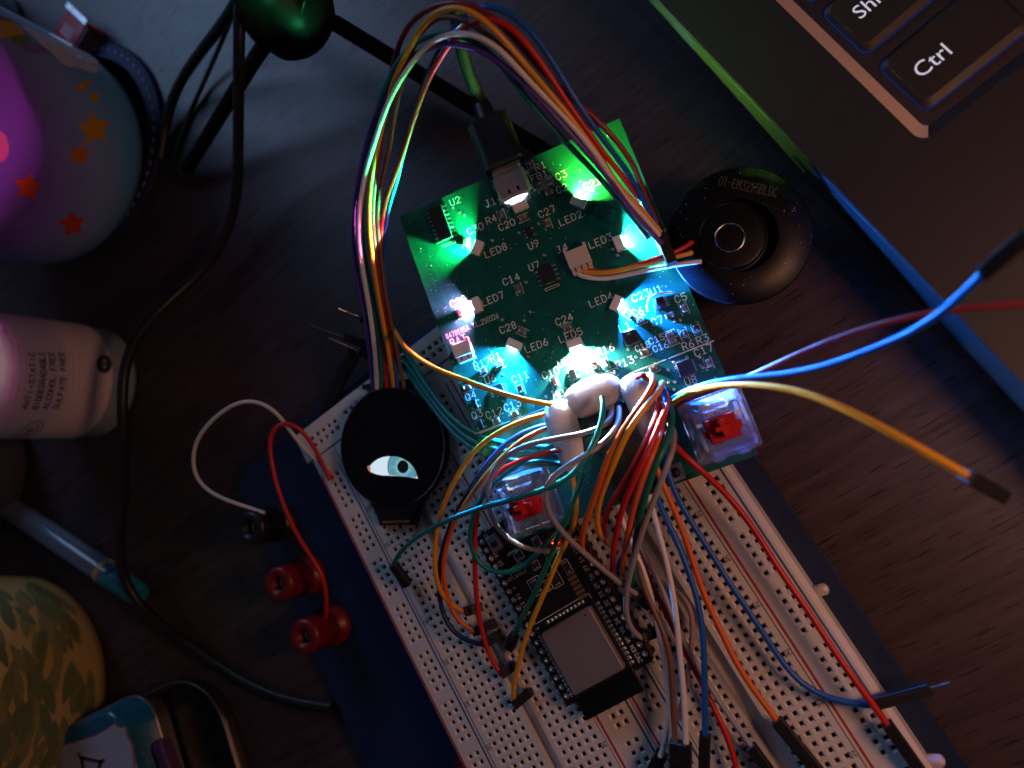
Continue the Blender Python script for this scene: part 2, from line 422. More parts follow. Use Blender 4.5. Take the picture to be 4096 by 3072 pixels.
key(KX, KX + 26, KY, KY + 15.6, 'Ctrl', 3.6, 6.4, 'wide key reading Ctrl')
key(KX + 29.2, KX + 45, KY, KY + 15.6)
key(sx, sx + 40, sy, sy + 15.6, 'Shift', 4.0, 7.2, 'wide key reading Shift')
key(sx + 43, sx + 60, sy, sy + 15.6)
key(sx, sx + 32, sy + 19, sy + 34.6); key(sx + 35, sx + 51, sy + 19, sy + 34.6)

# ------------------------------------------------------------------ breadboard station
white_m = pm('breadboard_white', (0.66, 0.63, 0.60), 0.42, var=0.05, bump=0.12, bscale=900, sss=0.0)
plate_m = pm('blue_painted_plate', (0.006, 0.017, 0.065), 0.5, var=0.25, vscale=700, bump=0.35, bscale=2500)
red_line = pm('red_print', (0.42, 0.035, 0.04), 0.55); blue_line = pm('blue_print', (0.03, 0.10, 0.22), 0.55)
dark_m = pm('hole_dark', (0.012, 0.01, 0.01), 0.8)
station = thing('breadboard_station', 'white double breadboard mounted on a dark blue plate', 'breadboard', (23, -18, DZ))
mb = MB(); mb.prism(rrect(26.2, -22, 153, 190, 7, 6), -10.6, -9.05, 0.35); mb.build('base_plate', plate_m, station)
for (x, y) in ((-44, 66), (97, 66), (-44, -108), (97, -108)):
    mb = MB(); mb.lathe([(0.01, DZ), (4.6, DZ), (5.2, -11.6), (5.2, -10.62), (0.01, -10.62)], 20, (x, y, 0))
    mb.build('rubber_foot', pm('rubber', (0.015, 0.015, 0.015), 0.8), station)
PITCH = 2.54
def holes(mb, xs, ys, x0, x1, y0, y1, z=0.0):
    """top sheet of a strip with a funnel and a pit at each hole; xs, ys hole centres, the rest flat"""
    hx = PITCH / 2; occupied_rows = sorted(ys, reverse=True)
    def flat(a, b, c, d):
        if b - a > 1e-6 and d - c > 1e-6: mb.add([(a, c, z), (b, c, z), (b, d, z), (a, d, z)], [(0, 1, 2, 3)])
    xl, xr = min(xs) - hx, max(xs) + hx
    yy = y1
    for y in occupied_rows:
        if yy - (y + hx) > 1e-4: flat(xl, xr, y + hx, yy)
        yy = y - hx
        for x in xs:
            o, t, i = hx, 0.86, 0.46
            vs = []
            for (s_, zz) in ((o, z), (t, z), (i, z - 0.55), (i, z - 2.6)):
                vs += [(x - s_, y - s_, zz), (x + s_, y - s_, zz), (x + s_, y + s_, zz), (x - s_, y + s_, zz)]
            fs = [(k * 4 + j, k * 4 + (j + 1) % 4, (k + 1) * 4 + (j + 1) % 4, (k + 1) * 4 + j) for k in range(2) for j in range(4)]
            mb.add(vs, fs)
            mb.add(vs[8:], [(j, (j + 1) % 4, 4 + (j + 1) % 4, 4 + j) for j in range(4)] + [(4, 5, 6, 7)], mi=1)
    flat(xl, xr, y0, yy)
    flat(x0, xl, y0, y1); flat(xr, x1, y0, y1)
def walls(mb, x0, x1, y0, y1, z0=-9.0, z1=0.0):
    c = [(x0, y0), (x1, y0), (x1, y1), (x0, y1)]
    for i in range(4):
        a, b = c[i], c[(i + 1) % 4]; mb.add([(*a, z0), (*b, z0), (*b, z1), (*a, z1)], [(0, 1, 2, 3)])
YT, YB = 56.3, -107.0
dist_rows = [48.19 - 15.24 * g - PITCH * k for g in range(10) for k in range(5)]
def board(ox, oy):
    bo = MB()
    rows = [oy - PITCH * i for i in range(-21, 42)]
    # terminal halves with a sunken channel between them
    holes(bo, [ox + PITCH * k for k in range(5)], rows, ox - 2.6, ox + 12.2, YB, YT)
    holes(bo, [ox + PITCH * k for k in range(7, 12)], rows, ox + 15.7, ox + 30.3, YB, YT)
    walls(bo, ox - 2.6, ox + 12.2, YB, YT); walls(bo, ox + 15.7, ox + 30.3, YB, YT)
    bo.add([(ox + 12.2, YB, -3), (ox + 15.7, YB, -3), (ox + 15.7, YT, -3), (ox + 12.2, YT, -3)], [(0, 1, 2, 3)])
    return bo.build('terminal_strip', [white_m, dark_m], station)
def rail(x0, x1, cols, rx, bx, chl=0.0, chr_=0.0):
    bo = MB(); holes(bo, cols, [y for y in dist_rows if YB < y < YT], x0 + chl, x1 - chr_, YB, YT)
    walls(bo, x0, x1, YB, YT, -9, -1.2 if (chl or chr_) else 0)
    if chr_ > 0:
        bo.add([(x1 - chr_, YB, 0), (x1, YB, -1.2), (x1, YT, -1.2), (x1 - chr_, YT, 0)], [(0, 1, 2, 3)])
    if chl > 0:
        bo.add([(x0, YB, -1.2), (x0 + chl, YB, 0), (x0 + chl, YT, 0), (x0, YT, -1.2)], [(0, 1, 2, 3)])
    o = bo.build('power_strip', [white_m, dark_m], station)
    for (x, m, nm, w) in ((rx, red_line, 'red_line', .62), (bx, blue_line, 'blue_line', .55)):
        t = MB(); t.add([(x - w / 2, YB + 4, .03), (x + w / 2, YB + 4, .03), (x + w / 2, YT - 5.5, .03), (x - w / 2, YT - 5.5, .03)], [(0, 1, 2, 3)])
        t.build(nm, m, o)
    return o
def numbers(o, ox, oy, row_of):
    t = MB()
    for n in range(5, 65, 5):
        y = row_of(n)
        if YB + 2 < y < YT - 2:
            for x in (ox + 29.35, ox - 1.55):
                for pl in strokes(str(n), 1.25, 0.62):
                    ribbon(t, pl, 0.17, lambda a, b: (x + 0.75 - a, y + 0.6 - b, 0.03))
    t.build('row_numbers', pm('ink', (0.04, 0.035, 0.035), 0.6), o)
t1 = board(0.0, 0.0); numbers(t1, 0, 0, lambda n: -PITCH * (42 - n))
t2 = board(54.12, -0.26); numbers(t2, 54.12, 0, lambda n: -(PITCH * (40 - n) + 5.34))
rail(-12.4, -2.85, [-8.74, -6.2], -11.5, -3.75, chl=0.5)
rail(30.55, 41.95, [35.42, 37.96], 31.5, 40.9)
rail(42.15, 51.25, [44.74 + 0.5, 47.28 + 0.5], 42.95, 50.3)
rail(84.7, 96.7, [89.53, 92.07], 85.7, 94.4, chr_=1.3)
bo = MB()                                                     # strip laid across the far end
tmp = MB(); xs = [y for y in [-8.7 + 15.24 * g + PITCH * k for g in range(7) for k in range(5)]]
holes(tmp, [60.3, 62.84], [-x for x in xs], 56.9, 66.9, -99.0, 14.2)
tmp2 = MB(); walls(tmp2, 56.9, 66.9, -99.0, 14.2); tmp.merge(tmp2)
bo.merge(tmp, np.array([[0, -1, 0], [1, 0, 0], [0, 0, 1]], float))
bo.build('end_strip', [white_m, dark_m], station)
for (px, py) in ((3072 + 430 / 2.16, 2304 + 145 / 2.16), (3072 + 1405 / 2.16, 2304 + 1640 / 2.16)):   # moulded lugs on the right edge
    q = P(px, py, -3.0); b = MB(); b.tube([(96.4, q[1], -6), (96.4 + 2.4, q[1], -3.4), (96.4 + 2.9, q[1], -2.6)], [1.5, 1.45, 0.6], 12)
    b.build('lug', white_m, station)
def binding_post(base, col, h=17.5, tilt=0):
    q = P(*base, -9.0); o = (q[0], q[1], 0)
    m = pm('post_' + col, {'red': (0.16, 0.006, 0.008), 'black': (0.012, 0.012, 0.014)}[col], 0.38, var=0.2)
    b = MB(); n = 36
    prof = [(6.2, -9.03), (6.2, -6.2), (4.4, -6.0), (4.4, -4.4), (5.6, -4.0), (5.6, 5.6), (5.2, 6.6), (4.2, 7.0), (2.5, 7.0), (2.2, 2.0), (0.01, 2.0)]
    vs = []
    for (r, z) in prof:
        for k in range(n):
            a = 2 * math.pi * k / n; rr = r * (1 - (0.05 if (k % 2 and -4.1 < z < 5.7 and r > 5) else 0))
            vs.append((o[0] + rr * math.cos(a), o[1] + rr * math.sin(a), z))
    fs = [(i * n + k, i * n + (k + 1) % n, (i + 1) * n + (k + 1) % n, (i + 1) * n + k) for i in range(len(prof) - 1) for k in range(n)]
    b.add(vs, fs, True); p = b.build('binding_post', m, station)
    s_ = MB(); s_.lathe([(2.15, 3.4), (1.5, 3.9), (1.5, 2.05)], 20, o); s_.build('socket', pm('nickel', (0.6, 0.58, 0.55), 0.25, metal=1), p)
    p['label'] = col + ' plastic binding post with a socket in its top'
    return o
binding_post((1339, 2498), 'red'); binding_post((1240, 2300), 'red'); binding_post((1130, 2090), 'black'); binding_post((1905, 3090), 'red')

# ------------------------------------------------------------------ microcontroller board
EZ = 4.0
esp = thing('microcontroller_board', 'black microcontroller board with a metal-shielded radio module plugged into the breadboard', 'circuit board', (40.9, -20, 0))
black_pcb = pm('black_solder_mask', (0.012, 0.012, 0.016), 0.32, var=0.2, bump=0.08, bscale=2500)
silk = pm('silkscreen', (0.78, 0.78, 0.76), 0.6, var=0.04)
tin_m = pm('solder', (0.72, 0.70, 0.68), 0.28, metal=0.9, var=0.15, vscale=2500, bump=0.3, bscale=3000)
gold_m = pm('gold_pad', (0.55, 0.33, 0.16), 0.35, metal=0.8)
X0, X1, Y0, Y1 = 27.2, 54.6, 7.2, -43.0
mb = MB(); mb.prism(rrect((X0 + X1) / 2, (Y0 + Y1) / 2, X1 - X0, Y0 - Y1, 0.8, 3), EZ - 1.6, EZ, 0.05); mb.build('board', black_pcb, esp)
for x in (28.5, 53.3):
    mb = MB(); mb.cbox((x, -17.9, 1.15), (2.5, 48.2, 2.3), 0.1); mb.build('header_strip', pm('black_plastic', (0.014, 0.014, 0.015), 0.45), esp)
pinmesh = MB(); pinmesh.lathe([(0.85, 0.02), (0.7, 0.25), (0.42, 0.55), (0.36, 0.95), (0.01, 1.0)], 10)
pm0 = pinmesh.build('solder_joint', tin_m, esp, world=False); pm0.location = (0, 0, 0)
left_n = ['CLK', 'D0', 'D1', '15', '2', '0', '4', '16', '17', '5', '18', '19', 'GND', '21', 'RX', 'TX', '22', '23', 'GND']
right_n = ['5V', 'CMD', 'D3', 'D2', '13', 'GND', '12', '14', '27', '26', '25', '33', '32', '35', '34', 'VN', 'VP', 'EN', '3V3']
st = MB()
for k in range(19):
    y = 5.1 - PITCH * k
    for x in (28.5, 53.3):
        o = pm0 if (k == 0 and x < 40) else link('solder_joint', pm0.data, esp)
        o.location = ((x - 40.9) * S, (y + 20) * S, EZ * S)
    h = 1.05; ln = left_n[k]; wid = len(ln) * 0.85 * 1.4 * .7
    for pl in strokes(ln, h, 0.62, pitch=1.4): ribbon(st, pl, 0.16, lambda a, b: (29.9 + b, y + len(ln) * .43 - a, EZ + .02))
    ln = right_n[k]
    for pl in strokes(ln, h, 0.62, pitch=1.4): ribbon(st, pl, 0.16, lambda a, b: (51.9 - b, y - len(ln) * .43 + a, EZ + .02))
for pl in ([(31.2, -21.0), (48.4, -21.0), (48.4, -42.2)], [(31.0, -22), (31.0, -42)],):
    ribbon(st, pl, 0.13, lambda a, b: (a, b, EZ + .02))
font_text(st, 'Boot', 1.7, lambda a, b: (36.6 - a, -1.2 - b * 1, EZ + .02))
comps = [(36.2, -3.2, 2.6, 2.6), (33.6, -6.5, 4.4, 2.8), (39.2, -7.8, 2.2, 2.2), (36.4, -12.6, 3.6, 4.6), (42.8, -3.0, 2.0, 3.4), (44.6, -8.6, 3.2, 4.4), (46.8, -12.5, 2.0, 4.0), (42.2, -13.6, 3.2, 4.2), (39.3, -14.0, 2.2, 2.8)]
for (x, y, w, h) in comps:
    pl = [(x - w / 2, y - h / 2), (x + w / 2, y - h / 2), (x + w / 2, y + h / 2), (x - w / 2, y + h / 2), (x - w / 2, y - h / 2)]
    ribbon(st, pl, 0.12, lambda a, b: (a, b, EZ + .02))
    mb = MB(); mb.cbox((x, y, EZ + .4), (w * .52, h * .55, .75), .06); c = mb.build('chip_component', pm('chip_dark', (0.03, 0.028, 0.03), 0.4), esp)
    for sgn in (-1, 1):
        mb = MB(); mb.cbox((x, y + sgn * h * .33, EZ + .33), (w * .5, h * .13, .6), .06); mb.build('terminal', tin_m, c)
st.build('silkscreen', silk, esp)
mb = MB(); mb.cbox((32.2, 3.0, EZ + .85), (3.4, 4.6, 1.6), .2); bt = mb.build('push_button', pm('button_metal', (0.42, 0.40, 0.40), 0.35, metal=0.8), esp)
mb = MB(); mb.lathe([(0.01, EZ + 2.0), (1.0, EZ + 2.0), (1.1, EZ + 1.66)], 16, (32.2, 3.0, 0)); mb.build('plunger', pm('black_plastic', (0.014, 0.014, 0.015), 0.45), bt)
mb = MB(); mb.cbox((47.6, 3.0, EZ + .85), (3.4, 4.6, 1.6), .2); mb.build('push_button', MATS['button_metal'], esp)
# radio module: carrier, shield can, pads, antenna end
mb = MB(); mb.cbox((39.75, -35.3, EZ + .42), (18.0, 25.4, .8), .05); mod = mb.build('radio_module', black_pcb, esp)
mb = MB(); mb.prism(rrect(39.75, -32.4, 15.8, 17.4, .6, 3), EZ + .83, EZ + 3.05, .28); can = mb.build('shield_can', pm('dull_can', (0.22, 0.19, 0.20), 0.5, metal=0.25, var=0.08, vscale=700, bump=0.15, bscale=3000), mod)
mb = MB(); mb.lathe([(0.01, EZ + 3.08), (.28, EZ + 3.08)], 10, (45.6, -25.2, 0)); mb.build('pin_mark', dark_m, can)
mb = MB(); mb.cbox((39.75, -45.1, EZ + .95), (17.9, 5.7, .35), .04); mb.build('antenna_cover', pm('antenna_black', (0.004, 0.004, 0.005), 0.35), mod)
padm = MB(); padm.cbox((0, 0, .28), (1.3, .9, .55), .12)
pad0 = None
spots = [(49.2, -24.4 - 1.27 * k, 0) for k in range(14)] + [(30.4, -24.4 - 1.27 * k, 0) for k in range(14)] + [(34.3 + 1.27 * k, -22.4, 1) for k in range(10)]
for (x, y, rz) in spots:
    o = padm.build('solder_pad', tin_m, mod, world=False) if pad0 is None else link('solder_pad', pad0.data, mod)
    pad0 = pad0 or o
    o.location = ((x - 40.9) * S, (y + 20) * S, EZ * S); o.rotation_euler = (0, 0, rz * math.pi / 2)
for k in range(5):
    mb = MB(); mb.cbox((46.6 + .25 * k * 0, -15.6 - 1.35 * k, EZ + .05), (2.6, .95, .12), .02); mb.build('bare_pad', gold_m, esp)
q = P(2222, 2172, EZ + .5)
mb = MB(); mb.cbox((q[0], q[1], EZ + .45), (1.6, .9, .8), .1); led = mb.build('power_led', glow('red_led', (1.0, 0.05, 0.02), 26), esp)
led['label'] = 'small lit red indicator'
# ------------------------------------------------------------------ green circuit board with the ring of lit LEDs
pcb = thing('green_circuit_board', 'green circuit board with a ring of lit coloured LEDs and two red key switches', 'circuit board', PBO, PBM)
green_m = pm('green_solder_mask', (0.004, 0.085, 0.062), 0.30, var=0.15, vscale=250, bump=0.06, bscale=1200, coat=0.25)
trace_m = pm('green_trace', (0.006, 0.12, 0.085), 0.28, var=0.08)
chip_m = pm('chip_black', (0.016, 0.015, 0.018), 0.42, var=0.2, bump=0.1, bscale=4000)
ceram_m = pm('capacitor_brown', (0.20, 0.10, 0.07), 0.5, var=0.12)
mb = MB(); mb.prism([(0, 0), (PW, 0), (PW, -PH), (0, -PH)], -1.6, 0.0, 0.06); mb.build('board', green_m, pcb, world=False)
sk = MB()
def txt(s_, px, py, h=1.85, w=1.12, th=0.23, pitch=1.5, rot=0):
    c = B(px, py); wd = (len(s_) - 1) * pitch * w + w
    ca, sa = math.cos(math.radians(rot)), math.sin(math.radians(rot))
    def fn(a, b):
        x, y = a - wd / 2, b - h / 2; return (c[0] + ca * x - sa * y, c[1] + sa * x + ca * y, 0.025)
    for pl in strokes(s_, h, w, pitch=pitch): ribbon(sk, pl, th, fn)
def line(pts, th=0.22):
    q = [B(*p)[:2] for p in pts]; ribbon(sk, [tuple(a) for a in q], th, lambda a, b: (a, b, 0.025))
A_ = lambda ox, oy, k=4.254: (lambda x, y: (ox + x / k, oy + y / k))
a1, a2, a3, a4, a5, a6, a7 = A_(1560, 760), A_(1960, 560), A_(1700, 1120), A_(2000, 1200), A_(1780, 1360), A_(2400, 1100), A_(2440, 1400)
a8 = A_(2200, 780); t7 = A_(2048, 768, 2.16)
for s_, p in (('U2', a1(1105, 190)), ('J1', a1(1710, 210)), ('R4', a1(1720, 500)), ('C20', a1(1985, 590)), ('C30', a1(1450, 660)), ('LED8', a1(1800, 1030)),
              ('C14', a1(2060, 1520)), ('R1', a2(855, 440)), ('FB1', a2(835, 610)), ('C3', a2(1210, 600)), ('C2', a2(1220, 825)), ('C21', a2(1740, 740)),
              ('C27', a2(965, 1220)), ('LED2', a2(1370, 1330)), ('C29', a3(565, 365)), ('LED7', a3(1150, 320)), ('BAT', a3(565, 1025)), ('C28', a3(1410, 810)),
              ('R17', a3(970, 1420)), ('R1', a3(1195, 1310)), ('LED6', a3(1895, 1115)), ('C24', a4(1090, 330)), ('LED5', a4(1200, 600)), ('R16', a4(1790, 840)),
              ('C10', a4(860, 1240)), ('C11', a4(345, 1310)), ('MD1', a4(1045, 1580)), ('R12', a4(1370, 1450)), ('U6', a5(770, 670)), ('Q4', a5(435, 950)),
              ('Q3', a5(545, 1265)), ('C12', a5(835, 1240)), ('C13', a5(1145, 1110)), ('LED4', (2404, 1199)), ('U1', a6(955, 255)), ('C23', a6(690, 350)),
              ('C5', a6(1370, 390)), ('C6', a6(640, 630)), ('C7', a6(975, 780)), ('L1', a6(420, 880)), ('R6', a6(1495, 1190)), ('R3', a6(1740, 1090)),
              ('C17', a6(1760, 1280)), ('U8', a7(1375, 525)), ('R13', a7(250, 210)), ('J4', a8(205, 910)), ('LED3', a8(860, 780)), ('U7', t7(190, 640)), ('U9', t7(185, 455)),
              ('U5', a4(1080, 1060)), ('C19', (2845, 1590))):
    txt(s_, *p)
for s_, p in (('C15', a6(960, 1090)), ('C16', a6(1030, 1220)), ('C18', a6(725, 1215))): txt(s_, *p, h=1.55, w=.95, th=.22)
txt('8478185A_Y1_250326', *a3(800, 785), h=1.35, w=.56, th=.14, pitch=1.55)
line([a6(1170, 1420), a6(1930, 1120)], .28); line([a6(800, 1560), a6(1120, 1440)], .28); line([a7(330, 400), a7(940, 165)], .26); line([a5(590, 1590), a5(1030, 1410)], .26)
line([a5(1030, 1410), a5(1720, 1150)], .22)
line([(1900, 1735), (2050, 1680)], .2)
# --- small parts, two of each terminal
def shared(fn):
    cache = {}
    def get(name, mat, parent, key=None):
        if key not in cache: cache[key] = fn(key).build(name, mat, parent, world=False); return cache[key]
        return link(name, cache[key].data, parent)
    return get
cap_body = shared(lambda k: MB().cbox((0, 0, .5), (1.15, 1.2, .92), .1))
cap_term = shared(lambda k: MB().cbox((0, 0, .5), (.5, 1.26, .98), .12))
res_body = shared(lambda k: MB().cbox((0, 0, .33), (1.3, 1.2, .5), .06))
res_term = shared(lambda k: MB().cbox((0, 0, .31), (.42, 1.24, .56), .08))
def put(o, x, y, z=0.0, rot=0.0):
    o.location = (x * S, y * S, z * S); o.rotation_euler = (0, 0, rot)
RECT = []
def passive(p, rot, kind='capacitor', frame=True, code=None):
    c = B(*p, .4); r = math.radians(rot); x, y = c[0], c[1]
    if kind == 'capacitor': o = cap_body('capacitor', ceram_m, pcb); tf = cap_term; off = .8
    else: o = res_body('resistor', chip_m, pcb); tf = res_term; off = .82
    put(o, x, y, 0, r)
    for sg in (-1, 1):
        t = tf('terminal', tin_m, o); put(t, sg * off, 0)
    if frame:
        ca, sa = math.cos(r), math.sin(r); g = lambda a, b: (x + ca * a - sa * b, y + sa * a + ca * b)
        for sg in (-1, 1):
            ribbon(sk, [g(-1.5, sg * .7), g(-1.5, sg * 1.0), g(1.5, sg * 1.0), g(1.5, sg * .7)], .13, lambda a, b: (a, b, .025))
    if code:
        t = MB()
        for pl in strokes(code, .62, .3, pitch=1.45): ribbon(t, pl, .075, lambda a, b: (a - .6, b - .31, .595))
        t.build('print', silk, o, world=False)
for p, rot in ((a2(855, 790), 90), (a2(1000, 710), 90), (a2(1010, 890), 0), (a2(560, 1320), 0), (a2(975, 1420), 90), (a1(1290, 890), 67), (a3(1590, 150), 90), (a3(600, 560), 90),
               (a3(1655, 875), -45), (a4(1140, 465), 0), (a4(930, 1400), 90), (a4(345, 1510), 90), (a4(1600, 1110), 90), (a5(870, 1380), 0), (a5(1180, 1255), 0),
               (a6(1430, 570), 90), (a6(690, 770), 0), (a6(1180, 690), 0), (a6(1185, 1010), 0), (a6(1235, 1130), 0), (a6(760, 1320), 0), (a6(1850, 1500), 90), (a5(380, 810), 0),
               (a6(910, 1590), 0), (a6(480, 660), 120)):
    passive(p, rot, frame=not (p == a6(1180, 690) or p == a2(1010, 890)))
for p, rot, code in ((a2(690, 440), 90, '512'), (a2(190, 1265), 90, '512'), (a3(990, 1555), 0, '1003'), (a3(1265, 1445), 0, '512'), (a4(1780, 1070), 90, '512'), (a4(1900, 1250), 0, '222'),
                     (a6(1425, 1000), 90, '244'), (a6(1640, 910), 90, '0'), (a4(1660, 1320), 0, '222')):
    passive(p, rot, 'resistor', True, code)
# --- chips with their leads
lead = shared(lambda k: MB().cbox((0, 0, .13), (k[0], k[1], .22), .04).cbox((-k[0] * .35, 0, .45), (k[0] * .3, k[1], .55), .04))
def chip(p, w, h, z, nl, pitch, lx, lw, rot=0, nr=None, name='chip', sides='lr', bar=False):
    c = B(*p, z); r = math.radians(rot)
    o = MB().cbox((0, 0, z / 2 + .12), (w, h, z), .12).build(name, chip_m, pcb, world=False); put(o, c[0], c[1], 0, r)
    for sd, n in ((-1, nl), (1, nl if nr is None else nr)):
        for k in range(n):
            y = (k - (n - 1) / 2) * pitch * ((nl - 1) / max(1, n - 1) if n != nl else 1)
            t = lead('lead', tin_m, o, (lx, lw)); put(t, sd * (w / 2 + lx * .42), y, 0, math.pi if sd < 0 else 0)
            if 't' in sides:
                t2 = lead('lead', tin_m, o, (lx, lw)); put(t2, y, sd * (h / 2 + lx * .42), 0, math.pi / 2 * sd)
    if bar:
        ribbon(sk, [(c[0] - w / 2, c[1] - h / 2 - .7), (c[0] + w / 2, c[1] - h / 2 - .7), (c[0] + w / 2, c[1] - h / 2 - 1.3), (c[0] - w / 2, c[1] - h / 2 - 1.3), (c[0] - w / 2, c[1] - h / 2 - .7)], .14, lambda a, b: (a, b, .025))
    return o
chip(a1(850, 560), 3.9, 9.9, 1.5, 8, 1.27, 1.15, .45, name='driver_chip', bar=True)
chip(t7(300, 710), 3.9, 4.9, 1.45, 4, 1.27, 1.1, .45, name='amplifier_chip', bar=True)
chip(a2(665, 1560), 1.6, 2.9, 1.0, 3, .95, .75, .42, nr=2, name='regulator_chip')
chip(a4(1240, 1265), 1.7, 3.0, 1.0, 3, .95, .75, .42, nr=2, name='regulator_chip')
chip(a5(900, 850), 3.0, 3.0, .8, 4, .65, .95, .32, name='charger_chip')
chip(a6(1040, 470), 1.9, 3.0, .8, 5, .55, 1.05, .26, name='converter_chip')
chip(a6(1460, 1580), 4.0, 4.0, .8, 6, .55, .45, .26, name='sensor_chip', sides='lrt')
chip(a5(500, 1090), 1.3, 2.7, .9, 2, 1.5, .7, .45, nr=2, name='transistor'); chip(a5(600, 1440), 1.3, 2.7, .9, 2, 1.5, .7, .45, nr=2, name='transistor')
c = B(*a6(525, 1060), 1.2); mb = MB(); mb.prism(rrect(c[0], c[1], 3.9, 3.9, .8, 2), 0.02, 1.7, .2); o = mb.build('inductor', chip_m, pcb, world=False)
mb = MB(); mb.lathe([(0.01, 1.725), (.5, 1.725)], 14, (c[0] - .2, c[1] + 1.1, 0)); mb.build('mark', pm('grey_mark', (0.2, 0.2, 0.22), 0.5), o, world=False)
# --- raised traces, vias, dust
tr = MB()
def trace(pts, n=1, gap=.42, th=.17):
    q = [np.array(B(*p)[:2]) for p in pts]
    for k in range(n):
        pl = []
        for i, p in enumerate(q):
            a = q[max(0, i - 1)]; b = q[min(len(q) - 1, i + 1)]; d = unit(b - a); nrm = np.array([-d[1], d[0]])
            pl.append(tuple(p + nrm * gap * (k - (n - 1) / 2)))
        ribbon(tr, pl, th, lambda a, b: (a, b, .012))
trace([a1(545, 950), a1(700, 1400), a3(200, 60), a3(380, 610), a3(640, 720), a3(950, 870)], 5)
trace([a1(880, 900), a1(725, 1240), a1(830, 1560), a3(300, 120)], 2)
trace([a3(1130, 1060), a3(1180, 1170), a3(1260, 1230)], 3); trace([a3(800, 1230), a3(1000, 1310), a3(1060, 1420)], 2, .5)
trace([a5(570, 1080), a5(760, 1150), a5(980, 1050)], 2, .6); trace([a5(1120, 470), a5(1150, 700), a5(1230, 900)], 3, .7); trace([a5(1360, 420), a5(1440, 800), a5(1560, 1000)], 4, .5)
trace([a4(1750, 690), a4(1850, 1000), a4(1980, 1110)], 5, .42); trace([a4(1800, 620), a4(1950, 680), a4(2010, 900), a4(2090, 1010)], 4, .42); trace([a6(30, 1080), a6(150, 1330), a6(320, 1380)], 4, .42)
trace([a6(880, 1370), a6(1260, 1260)], 5, .5); trace([a6(700, 1500), a6(1000, 1440), a6(1200, 1360)], 3, .45); trace([a6(600, 940), a6(740, 910)], 2, .5); trace([a6(850, 800), a6(900, 680)], 2, .5)
trace([t7(1340, 660), t7(1390, 800)], 2, .7); trace([a7(940, 480), a7(1100, 430), a7(1250, 470)], 2, .6); trace([a7(1000, 760), a7(1210, 700), a7(1260, 620)], 1)
trace([a1(1090, 500), a1(1230, 430)], 2, .5); trace([a1(1100, 300), a1(1290, 240), a1(1500, 150)], 3, .45); trace([a2(120, 980), a2(150, 1180)], 2, .5); trace([a4(30, 1260), a4(150, 1320), a4(130, 1420)], 2, .5)
trace([a4(160, 1160), a4(260, 1420), a4(200, 1580)], 2, .8); trace([a4(420, 1090), a4(520, 1300), a4(640, 1400), a4(680, 1600)], 3, .6); trace([a4(860, 1050), a4(800, 1200)], 3, .5)
tr.build('copper_traces', trace_m, pcb, world=False, kind='stuff')
via = shared(lambda k: MB().lathe([(.16, .03), (.2, .05), (.36, .05), (.4, .012)], 12))
for p in (a1(1070, 310), a1(1185, 385), a1(1265, 435), a1(1740, 860), a2(825, 1425), a2(490, 1580), a3(1130, 1225), a3(1790, 545), a3(1690, 695), a3(1310, 680), a3(1755, 1305), a4(480, 965), a4(45, 1270), a4(1490, 1250),
          a5(985, 590), a5(985, 1045), a5(560, 1170), a5(1720, 965), a5(1830, 885), a6(1270, 785), a6(1360, 765), a6(480, 1270), a6(610, 1395), a6(1480, 1400), a6(1690, 1400), a6(1260, 1490), a6(1160, 1615), a6(1750, 1575),
          a7(990, 340), a7(1085, 675), a7(1105, 545), a7(990, 545), a7(1795, 480), a8(1080, 930), a8(1145, 1025), t7(120, 780), t7(280, 545), t7(870, 495)):
    c = B(*p); put(via('via', tin_m, pcb), c[0], c[1])
du = MB(); rnd = random.Random(3)
for k in range(1500):
    x, y = rnd.uniform(.6, PW - .6), rnd.uniform(-PH + .6, -.6)
    d = math.hypot(x - 33, y + 42)
    if d < 19 and rnd.random() < .8: continue
    s_ = rnd.choice((.06, .08, .1, .14, .2)); an = rnd.uniform(0, 6.3); el = rnd.uniform(.3, 1.4)
    pts = []
    m_ = rnd.choice((3, 3, 4, 5))
    for i in range(m_):
        aa = an + 6.283 * i / m_ + rnd.uniform(-.4, .4); rr = s_ * rnd.uniform(.4, 1.1)
        pts.append((x + rr * math.cos(aa) * el, y + rr * math.sin(aa), .03 + rnd.uniform(0, .12)))
    du.add(pts, [tuple(range(m_))])
for k in range(40):
    x, y = rnd.uniform(2, PW - 2), rnd.uniform(-PH + 2, -2); an = rnd.uniform(0, 6.3); pl = []
    for i in range(5): pl.append((x, y)); x += .22 * math.cos(an); y += .22 * math.sin(an); an += rnd.uniform(-.2, .9)
    ribbon(du, pl, .05, lambda a, b: (a, b, .06))
du.build('dust', pm('dust_white', (0.7, 0.7, 0.7), 0.8), pcb, world=False, kind='stuff')
